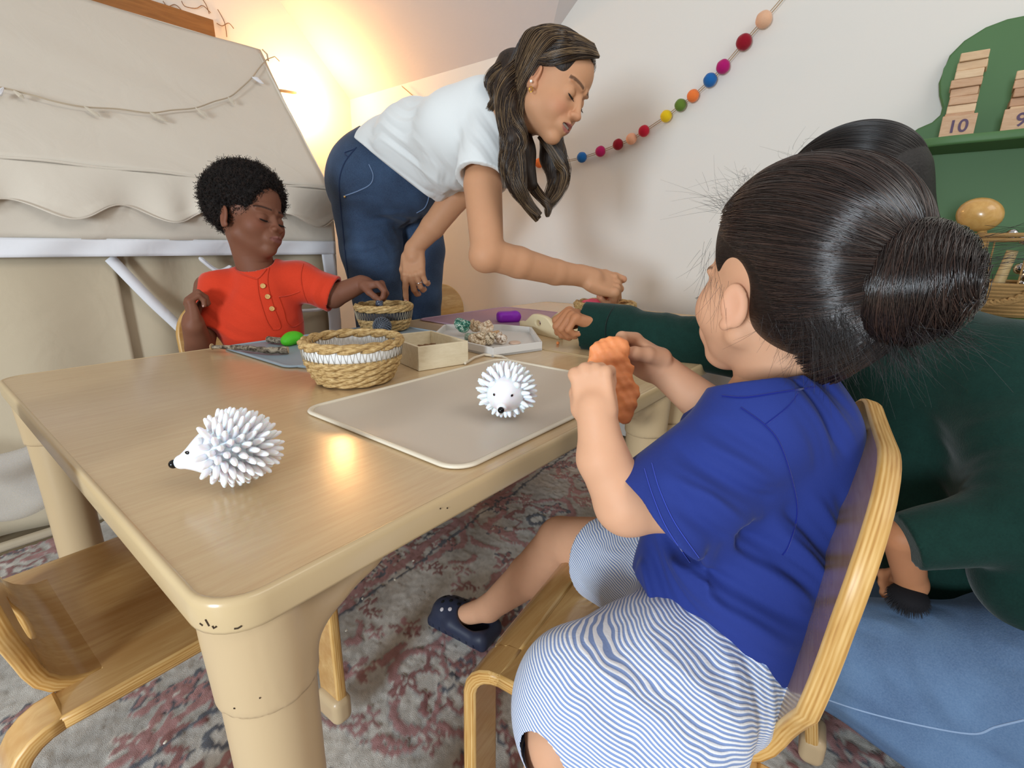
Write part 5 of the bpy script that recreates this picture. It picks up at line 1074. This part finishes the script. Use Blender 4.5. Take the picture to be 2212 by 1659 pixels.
for lab, (a_, b_), r_, cols, ax, dz, kd in (
    ('green and white turban shell at the far left of the tray', (1002, 727), .0245, ('1f5a4c', '3f8f79', 'd5e0d6'), (.2, -.9, .5), .010, 's'),
    ('pale brown coiled shell behind the green one', (1030, 724), .0200, ('a98764', 'c9ab88', 'e0ccb0'), (-.4, -.8, .5), .008, 's'),
    ('grey-green small shell between the green and beige ones', (1020, 738), .0170, ('6f8a78', '9db09c', 'd0cfbd'), (.6, -.4, .6), 0, 's'),
    ('large rough cream and brown shell in front', (1036, 748), .0245, ('8f7556', 'c8b190', 'e6d8bf'), (.1, -.6, .8), 0, 's'),
    ('cream shell with dark brown spots', (1056, 746), .0225, ('3a2b22', 'd9c7a8', 'e8dcc4'), (.5, -.7, .5), .002, 'spot'),
    ('knobbly pinkish cream shell at the top of the pile', (1053, 730), .0225, ('c2a283', 'dcc5a6', 'eadcc6'), (-.2, -.5, .9), .012, 's'),
    ('tan pointed shell leaning right of the spotted one', (1070, 740), .0185, ('a87f55', 'c9a277', 'dcc09a'), (.7, -.2, .7), .004, 's'),
    ('small brown and white spiral shell nearest the tray edge', (1086, 744), .0165, ('8b6a52', 'd4c2ad', 'efe6da'), (-.3, -.9, .3), 0, 's')):
    p = onZ(a_, b_, zs); shell(lab, np.array((p[0], p[1], zs+dz)), r_, cols, unit(ax), kd)
S = Sdf(); p = onZ(1112, 741, zs); S.ell((p[0], p[1], zs+.001), (.020, .014, .0035), rotm(0, 0, 30), .004); v, q = S.build(.0015); o = mesh('sea_shell', v, q, plain('pink_shell', 'd9bda9', .5, .08, 90), None); tag(o, 'flat pale pink shell lying alone at the right of the tray', 'shell', 'sea shells in the white tray')
# purple dough
p = onZ(1104, 697, ZT); S = Sdf().box((p[0], p[1]+.012, ZT+.0165), (.034, .022, .017), rotm(0, 0, -35), .012, .01).ell((p[0]+.014, p[1]-.004, ZT+.018), (.017, .020, .017), None, .006).cone((p[0]-.03, p[1]-.01, ZT+.035), (p[0]+.02, p[1]-.03, ZT+.034), .003, .002, .006, True)
S.clip((0, 0, ZT+.0005), (0, 0, -1)); v, q = S.build(.002); o = mesh('dough_block', v, q, plain('purple_dough', '8a1fb0', .5, .06, 60), None); tag(o, 'bright purple play dough block on the mauve mat', 'play dough')
# cream toy with a round hole
def cream_toy():
    CP = plain('cream_wood', 'e6d6b0', .45, .03, 20); a = onZ(1133, 711, ZT); b = onZ(1214, 732, ZT); d = unit((b-a)*(1, 1, 0)); L_ = np.linalg.norm((b-a)[:2]); n = np.cross((0, 0, 1), d); t = thing('cream_scoop', 'cream wooden block with wavy top and round hole beside the shell tray', 'toy', a)
    o = [(0, .0), (L_, 0), (L_+.004, .022), (L_*.88, .024), (L_*.72, .042), (L_*.6, .047), (L_*.38, .047), (L_*.28, .040), (L_*.12, .022), (-.004, .020)]; C_ = o[:2]+[tuple(p) for p in bez([(x, z, 0) for x, z in o[2:]], 30)[:, :2]]; hole = [(L_*.49+.0145*math.cos(q), .028+.0105*math.sin(q)) for q in np.linspace(0, 2*math.pi, 24, endpoint=False)]
    sheet('side_plate', C_, [hole], lambda u, s: a+d*u+np.array((0, 0, s+.0012))-n*.007, .014, [CP, CP], t, .008)
    sheet('side_plate', C_, [], lambda u, s: a+d*u+np.array((0, 0, s+.0012))+n*.075, .010, [CP, CP], t, .02)
    o2 = Geo().box((0, -.005, .001), (L_, .07, .006), np.stack([d, n, (0, 0, 1)], 1), a).obj('bottom', CP, t, False)
cream_toy()
# sticks and green dough
def stick(label, pts, r0, r1, z=.010, seed=1):
    a = M('bark_%d' % seed, .9, .2); p_ = a.pos(); n = a.noise(p_, 70, 5, .7, 1.2); a.color(a.ramp(n, [(.38, '41382f'), (.5, '7b6f60'), (.6, 'a89c88')])).bump(n, .9, .002)
    r = random.Random(seed); P_ = bez([onZ(x, y, ZT+z) for x, y in pts], 26); rr = [(r0+(r1-r0)*i/25)*(1+.12*r.uniform(-1, 1)) for i in range(26)]; t = thing('stick', label, 'stick', P_[12]); Geo().tube([p+np.array((0, 0, r.uniform(-.0006, .0006))) for p in P_], rr, 10).obj('bark', a.m, t)
    g = Geo()
    for i in (8, 15, 21): g.ball(P_[i]+np.array((0, 0, rr[i]*.7)), (.003, .003, .0025), 8)
    g.obj('knot', a.m, t)
    for e, f_ in ((P_[0], P_[1]), (P_[-1], P_[-2])): Geo().tube([e, e+unit(e-f_)*.001], (rr[0] if e is P_[0] else rr[-1])*.85, 10).obj('cut_end', plain('cut_wood', 'c9ab82', .8), t)
stick('long grey-brown bark stick lying across the corner of the grey-blue mat', [(458, 749), (520, 751), (580, 757), (622, 756)], .0035, .0085, .0115, 1)
stick('short dark bark stick behind the bright green dough', [(580, 733), (610, 736), (650, 732)], .007, .008, .0115, 2)
S = Sdf(); p = onZ(631, 748, ZT); S.ell((p[0]+.01, p[1]+.01, ZT+.017), (.026, .022, .0155), rotm(0, 0, 30), .01).ell((p[0]-.01, p[1], ZT+.014), (.014, .014, .012), None, .01); v, q = S.build(.002); o = mesh('dough_ball', v, q, plain('green_dough', '4fc01f', .55, .08, 90, .5, 400), None); tag(o, 'bright green play dough ball next to the white-banded basket', 'play dough')
S = Sdf().ell(onZ(1205, 741, ZT+.003), .004, None, .002); v, q = S.build(.001); o = mesh('dough_crumb', v, q, plain('orange_crumb', 'e88a4a', .6), None); tag(o, 'tiny orange dough crumb beside the cream wooden block', 'crumb')
def crumbs():
    r = random.Random(4); CRM = plain('crumb', 'e8e2d2', .8); 
    for i, (x, y, z) in enumerate(((748, 1364, .004), (783, 1295, .004), (853, 1254, .004), (893, 1213, .004), (357, 1606, .004))):
        p = onZ(x, y, z); S = Sdf().ell(p+(0, 0, .002), (.003, .002, .0016), rotm(0, 0, 50*i), .001).ell(p+(.002, .001, .002), (.0016, .002, .0016), None, .001); v, q = S.build(.0007); o = mesh('crumb', v, q, CRM, None); tag(o, ('cream crumb on the rug, largest, below the table edge', 'cream crumb on the rug by the table edge', 'cream crumb on the rug under the table, upper', 'cream crumb on the rug deepest under the table', 'cream crumb on the rug in the lower left')[i], 'crumb', 'crumbs on the rug')
crumbs()
# ------------------------------------------------------------ standing woman leaning over the tables
def woman():
    t = thing('person', 'standing woman in white short-sleeved top and blue jeans, leaning over the tables', 'person', (1.12, 1.42, 0))
    SK = skin('skin_light_tan', 'c6936f', 'a8625f', '8a5a3e', 'c47a62'); pal = SK.pal
    z = camdir(.60, .72, .36); y = camdir(.72, -.58, .38); HX = (basis(z, y), W(1145, 288, 1.09)); H = .197
    # head and neck
    S = Sdf(); P = head(S, HX, H, .98, 0, mouth=1.)
    nb = W(1060, 262, 1.20); S.cone(P(0, -.10, .30), nb, .058, .062, .03)
    hv = S.build(.0016)
    # arms and hands
    sh = W(1050, 280, 1.19); el = W(1053, 548, 1.13); wr = W(1262, 597, 1.27)
    A = Sdf().cone(sh, W(1043, 400, 1.14), .042, .043, .006).cone(W(1043, 400, 1.14), el, .044, .037, .006).chain([el, W(1120, 567, 1.17), W(1200, 588, 1.23), wr], [.036, .036, .031, .025], .008)
    A.ell(W(1046, 556, 1.13), .033, None, .015)
    tips = hand(A, wr, camdir(.93, -.26, -.25), camdir(.2, .62, .76), .195, -1, ((38, 85, 45), (58, 85, 45), (66, 88, 50), (70, 90, 50)), (16, -6, 8), 4)
    av = A.build(.0022)
    Lw = W(892, 540, 1.50); Le = W(985, 425, 1.44)
    B = Sdf().cone(W(1010, 300, 1.40), Le, .043, .040, .008).chain([Le, W(935, 490, 1.47), Lw], [.041, .035, .025], .008)
    tl = hand(B, Lw, camdir(.06, -.97, .05), camdir(-.15, .1, .95), .17, 1, ((5, 12, 8), (32, 40, 30), (36, 44, 30), (40, 44, 30)), (28, 25, 20), 5)
    bv = B.build(.0022)
    # torso under the clothes
    T = Sdf().ell(W(985, 290, 1.27), (.07, .07, .07), None, .02).cone(W(985, 295, 1.27), W(850, 370, 1.56), .06, .05, .01).cone(nb, W(985, 290, 1.27), .05, .06, .02)
    tv = T.build(.006)
    V, Q = joined([hv, av, bv, tv]); col = np.tile(pal['c'], (len(V), 1)); col[:len(hv[0])] = face_tint(hv[0], HX, H, pal, .98, 0, 1, 1.0)
    for pts in tips+tl:
        d = np.linalg.norm(V-pts[-1], axis=1); m = np.clip(1-d/.016, 0, 1)[:, None]*.6; col = col*(1-m)+pal['blush']*m
    body = mesh('body', V, Q, SK.m, t, True, None, None, col)
    nails('fingernails', tl[:4], camdir(-.15, .1, .95), .17, plain('pale_nail', 'dcb6a6', .2), body)
    eyes('eyelashes', HX, H, body, .98, 0)
    g = Geo(); g.box((-.075*H, .345*H, .205*H), (.075*H, .372*H, .243*H)); tv_ = np.array(g.v)@HX[0].T+HX[1]; bevel(mesh('teeth', tv_, g.f, plain('tooth_enamel', 'e8e4dc', .15), body, False), .003)
    g = Geo(); ear = P(.365, 0, .36); g.ball(ear+camdir(-.2, .1, 1)*.012+camdir(0, -1, 0)*.0, .0028, 10); g.obj('ear_stud', plain('pearl', 'f2efe9', .1), body)
    g = Geo(); c = P(.375, .03, .30)+camdir(0, 0, 1)*.008; g.tube([c+camdir(1, 0, .3)*.0035*math.sin(a)+UP*.0055*math.cos(a) for a in np.linspace(0, 2*math.pi, 13)], .0009, 6); g.obj('hoop_earring', M('gold', .25).color('d9a441').set(Metallic=1.).m, body)
    g = Geo(); p0, p1 = tl[2][0], tl[2][1]; c = p0*.45+p1*.55; ax = unit(p1-p0); a1 = unit(np.cross(ax, FW)); a2 = np.cross(ax, a1)
    g.tube([c+(a1*math.cos(q)+a2*math.sin(q))*.0105 for q in np.linspace(0, 2*math.pi, 17)], .0011, 6); g.obj('ring', M('silver', .2).color('d8d8dc').set(Metallic=1.).m, body)
    # top
    KN = cloth('white_knit', 'dfe3e4', .95, 700, .03, .3, .3, 8); c0, c1, c2 = W(1000, 280, 1.26), W(895, 325, 1.40), W(845, 352, 1.52)
    S = Sdf()
    S.ell(W(1003, 290, 1.26), (.125, .115, .105), None, .04).ell(W(905, 312, 1.40), (.115, .115, .10), None, .04).ell(W(968, 350, 1.30), .07, None, .05)
    S.cone(W(1000, 287, 1.26), W(905, 312, 1.41), .098, .108, .03).cone(W(905, 312, 1.41), W(852, 345, 1.52), .108, .118, .03).cone(W(905, 335, 1.43), W(935, 375, 1.40), .085, .075, .05).cone(W(852, 345, 1.52), W(825, 365, 1.56), .118, .122, .03)
    S.cone(W(1066, 270, 1.17), W(1040, 388, 1.135), .066, .062, .04, False, True).cone(W(1042, 384, 1.135), W(1038, 410, 1.135), .049, .055, .004, True)
    S.cone(W(1010, 270, 1.40), W(1000, 372, 1.42), .062, .058, .04)
    S.cone(W(1045, 240, 1.20), nb+camdir(.3, .15, .2)*.02, .075, .06, .03); S.cone(nb, P(0, -.08, .2), .05, .055, .01, True)
    dn = camdir(-.60, -.77, -.20); S.clip(W(848, 362, 1.50), dn)
    S.cone(W(850, 345, 1.53)+dn*.075, W(850, 345, 1.53)+dn*.3, .100, .11, .006, True)
    ax = camdir(.62, .78, 0)
    S.disp(W(880, 350, 1.35), .20, fold(W(880, 350, 1.35), ax, 190, .0045, 1.2)); S.disp(W(960, 400, 1.28), .12, fold(W(960, 400, 1.28), camdir(.9, .4, 0), 150, .004, 1.))
    S.disp(W(1030, 300, 1.10), .10, fold(W(1030, 300, 1.1), camdir(.8, .5, 0), 150, .003, 1.5)); S.disp(W(930, 260, 1.35), .16, fold(W(930, 260, 1.35), camdir(.95, .2, 0), 80, .003, 1.5))
    v, q = S.build(.003); mesh('short_sleeved_top', v, q, KN, t)
    # jeans
    DN = M('dark_denim', .85, .2); p = DN.pos((1, 1, 1)); n1 = DN.noise(p, 9, 4); n2 = DN.noise(DN.pos((700, 700, 240)), 1, 2)
    DN.color(DN.mix(n2, DN.ramp(n1, [(.35, '1b2a47'), (.5, '2b4064'), (.72, '3f5a82')]), '56708f', 'MIX')); DN.t.links.remove(DN.b.inputs['Base Color'].links[0])
    DN.color(DN.mix(DN.math('MULTIPLY', n2, .35), DN.ramp(n1, [(.35, '161f33'), (.5, '213048'), (.72, '334762')]), '6580a3')).bump(n2, .3, .0008).set(Sheen_Weight=.1)
    S = Sdf(); hipc = W(822, 388, 1.60)
    S.ell(hipc, (.165, .155, .15), None, .05).cone(W(846, 352, 1.55), hipc, .118, .135, .05).ell(W(782, 400, 1.66), (.11, .12, .125), None, .05)
    kR = W(815, 640, 1.66); kL = W(910, 640, 1.80); fR = np.array([kR[0]+.02, kR[1]+.03, .06]); fL = np.array([kL[0]+.04, kL[1]+.05, .06])
    S.chain([W(795, 450, 1.62), W(803, 540, 1.64), kR, fR], [.112, .100, .080, .055], .012); S.chain([W(890, 440, 1.72), W(908, 540, 1.77), kL, fL], [.100, .086, .072, .055], .012)
    S.ell(W(880, 400, 1.54), (.10, .10, .10), None, .05)
    S.clip(W(838, 318, 1.50), -dn)
    S.disp(W(800, 500, 1.52), .16, fold(W(800, 500, 1.52), camdir(.2, 1, 0), 170, .003, 2.)); S.disp(W(880, 460, 1.6), .14, fold(W(880, 460, 1.6), camdir(.6, .8, 0), 190, .004, 1.5)); S.disp(W(815, 640, 1.58), .12, fold(W(815, 640, 1.58), camdir(.1, 1, 0), 120, .003, 2.))
    v, q = S.build(.0042); jn = mesh('jeans', v, q, DN.m, t)
    # seams, pocket edge and rivet lie on the front of the jeans
    from mathutils.bvhtree import BVHTree
    bv_ = BVHTree.FromPolygons([tuple(a) for a in v], [tuple(a) for a in q])
    def on(x, y, lift=.0015):
        r = unit(ray(x, y)); h = bv_.ray_cast(Vector(EYE), Vector(r)); return np.array(h[0])-r*lift if h[0] is not None else None
    def seam(name, px, r, m):
        C_ = bez([(a, b, 0) for a, b in px], 26); pts = [on(a, b) for a, b, _ in C_]; pts = [a for a in pts if a is not None]
        if len(pts) > 3: Geo().tube(pts, r, 6).obj(name, m, jn)
    ST = cloth('denim_seam', '7187a8', .9); SD = cloth('denim_fold', '223251', .9)
    seam('pocket_edge', [(742, 424), (775, 412), (800, 398), (806, 378), (797, 355)], .0016, ST)
    seam('pocket_edge', [(900, 460), (918, 448), (926, 425), (920, 408)], .0016, ST)
    seam('side_seam', [(770, 318), (745, 350), (733, 390), (735, 440), (741, 500), (750, 580), (765, 680)], .0018, SD)
    seam('belt_loop', [(752, 338), (745, 330), (765, 322)], .002, SD)
    c = on(745, 425, .002)
    if c is not None: Geo().ball(c, .0042, 10).obj('rivet', M('brass', .3).color('c9a46a').set(Metallic=1.).m, jn)
    for k, f in enumerate((fR, fL)):
        S = Sdf().cone(f+(0, .02, -.02), f+(.02, -.15, -.035), .042, .035, .02).clip((0, 0, .002), (0, 0, -1)); v, q = S.build(.006); mesh('shoe', v, q, plain('white_sneaker', 'd9d6d0', .6), t)
    # hair
    HB = hair_base_mat('dark_brown_hair', '1b1411', '3a2b20'); HS = hair_mat('brown_strands', '2a1c15', .3, '8a6f4e')
    S = Sdf(); R_ = HX[0]
    S.ell(P(0, -.09, .64), np.array((.36, .46, .385))*H, R_, .03).ell(P(0, .46, .33), np.array((.30, .36, .46))*H, R_, .035, True).ell(P(.36, .06, .33), np.array((.13, .22, .24))*H, R_, .03, True)
    S.cone(W(1110, 160, 1.12), W(1068, 198, 1.15), .05, .03, .03)
    near = [[W(1135, 130, 1.06), W(1100, 175, 1.035), W(1098, 235, 1.025), W(1108, 300, 1.03), W(1100, 360, 1.05), W(1122, 415, 1.06), W(1165, 466, 1.07)]]
    far = [[W(1190, 290, 1.16), W(1195, 340, 1.16), W(1204, 390, 1.16), W(1185, 445, 1.15)]]
    S.chain(near[0][:6], [.016, .018, .018, .018, .016, .008], .012).chain(far[0], [.028, .030, .02, .005], .012).chain([W(1085, 190, 1.14), W(1110, 260, 1.12), W(1125, 330, 1.11), W(1150, 400, 1.11)], [.032, .036, .03, .012], .02)
    v, q = S.build(.0025); hr = mesh('hair', v, q, HB, t)
    G = []
    J = lambda a, s: [p+np.random.default_rng(s+i).normal(size=3)*.004 for i, p in enumerate(a)]
    for k in range(6): G.append((J(near[0], k*9), [.012, .024, .023, .021, .02, .015, .004], 150))
    for k in range(6): G.append((J(far[0], 70+k*9), [.02, .028, .022, .012], 130))
    G.append(([W(1170, 290, 1.12), W(1215, 360, 1.13), W(1205, 410, 1.13), W(1188, 440, 1.12)], [.012, .014, .01, .004], 160)); G.append(([W(1120, 330, 1.12), W(1150, 400, 1.12), W(1180, 440, 1.11), W(1185, 468, 1.11)], [.02, .014, .01, .004], 160))
    # over the skull, from the parting back and down behind the ear
    sc_ = lambda a, b, r=1.02: P(*((np.array([0, -.09, .64])+np.array([math.sin(b)*math.cos(a)*.36, math.cos(b)*.46, math.sin(b)*math.sin(a)*.385])*r)))
    r = np.random.default_rng(2)
    for i in range(16):
        b0 = math.radians(38+i*6.3); pts = [sc_(math.radians(88-j*17-(0 if j < 4 else 6)), b0+math.radians(j*9*(1-i/16)+j*3)) for j in range(6)]
        end = [W(1112+r.normal()*4, 215, 1.035), W(1104+r.normal()*6, 300, 1.03), W(1101+r.normal()*7, 355, 1.05), W(1118+r.normal()*7, 405, 1.06)] if i < 11 else [W(1085-i, 195+i*2, 1.10), W(1062-i, 195+i*4, 1.13)]
        G.append((pts[:5]+end, [.003, .006, .008, .010, .012, .016, .018, .018, .012] if i < 11 else [.003, .006, .008, .010, .012, .012, .01], 170))
        pts = [sc_(math.radians(88+j*20), b0+math.radians(j*8)) for j in range(5)]; G.append((pts, [.003, .006, .008, .008, .006], 60))
    for i in range(9):
        q = i*.010; G.append(([P(.02, .33-q*1.5, .94+q), P(.17, .30-q*2, .865+q*1.3), P(.285, .20-q*2, .745+q*2), P(.345, .07-q*2, .645+q*2.6), P(.37, -.06, .58+q*2), P(.37, -.17, .50)], [.003, .006, .008, .008, .006, .005], 70))
    for i in range(5): G.append(([W(1135+i*8, 104+i*4, 1.10), W(1092+i*5, 138+i*4, 1.09), W(1060+i*4, 172+i*5, 1.10), W(1066+i*6, 205+i*6, 1.10), W(1082+i*4, 235+i*3, 1.09)], [.004, .012, .014, .012, .006], 130))
    Pn, Rn = lock([(g_[0], g_[1], int(g_[2]*1.9)) for g_ in G], 100, 20, wave=.0022, wf=1.6, seed=3, r0=.00036); strands('hair_strands', Pn, Rn, HS, hr)
woman()
# ------------------------------------------------------------ chips and pencil marks where the near leg meets the table edge
def wear():
    bpy.context.view_layer.update(); dg = bpy.context.evaluated_depsgraph_get(); tb = bpy.data.objects['activity_table']; DK = plain('dark_chip', '3a2c1c', .9)
    for px in ([(432, 1346), (438, 1351)], [(444, 1338), (452, 1352)], [(459, 1352), (462, 1357), (468, 1353)], [(506, 1358), (514, 1357), (522, 1352)], [(950, 1098), (952, 1099)], [(965, 1097), (967, 1098)], [(505, 1530), (508, 1530)], [(560, 1508), (563, 1507)]):
        pts = []
        for x, y in px:
            h = sc.ray_cast(dg, Vector(EYE), Vector(unit(ray(x, y))))
            if h[0]: pts.append(np.array(h[1])-unit(ray(x, y))*.0001)
        if len(pts) > 1: Geo().tube(pts, .0007, 5).obj('chip', DK, tb)
wear()
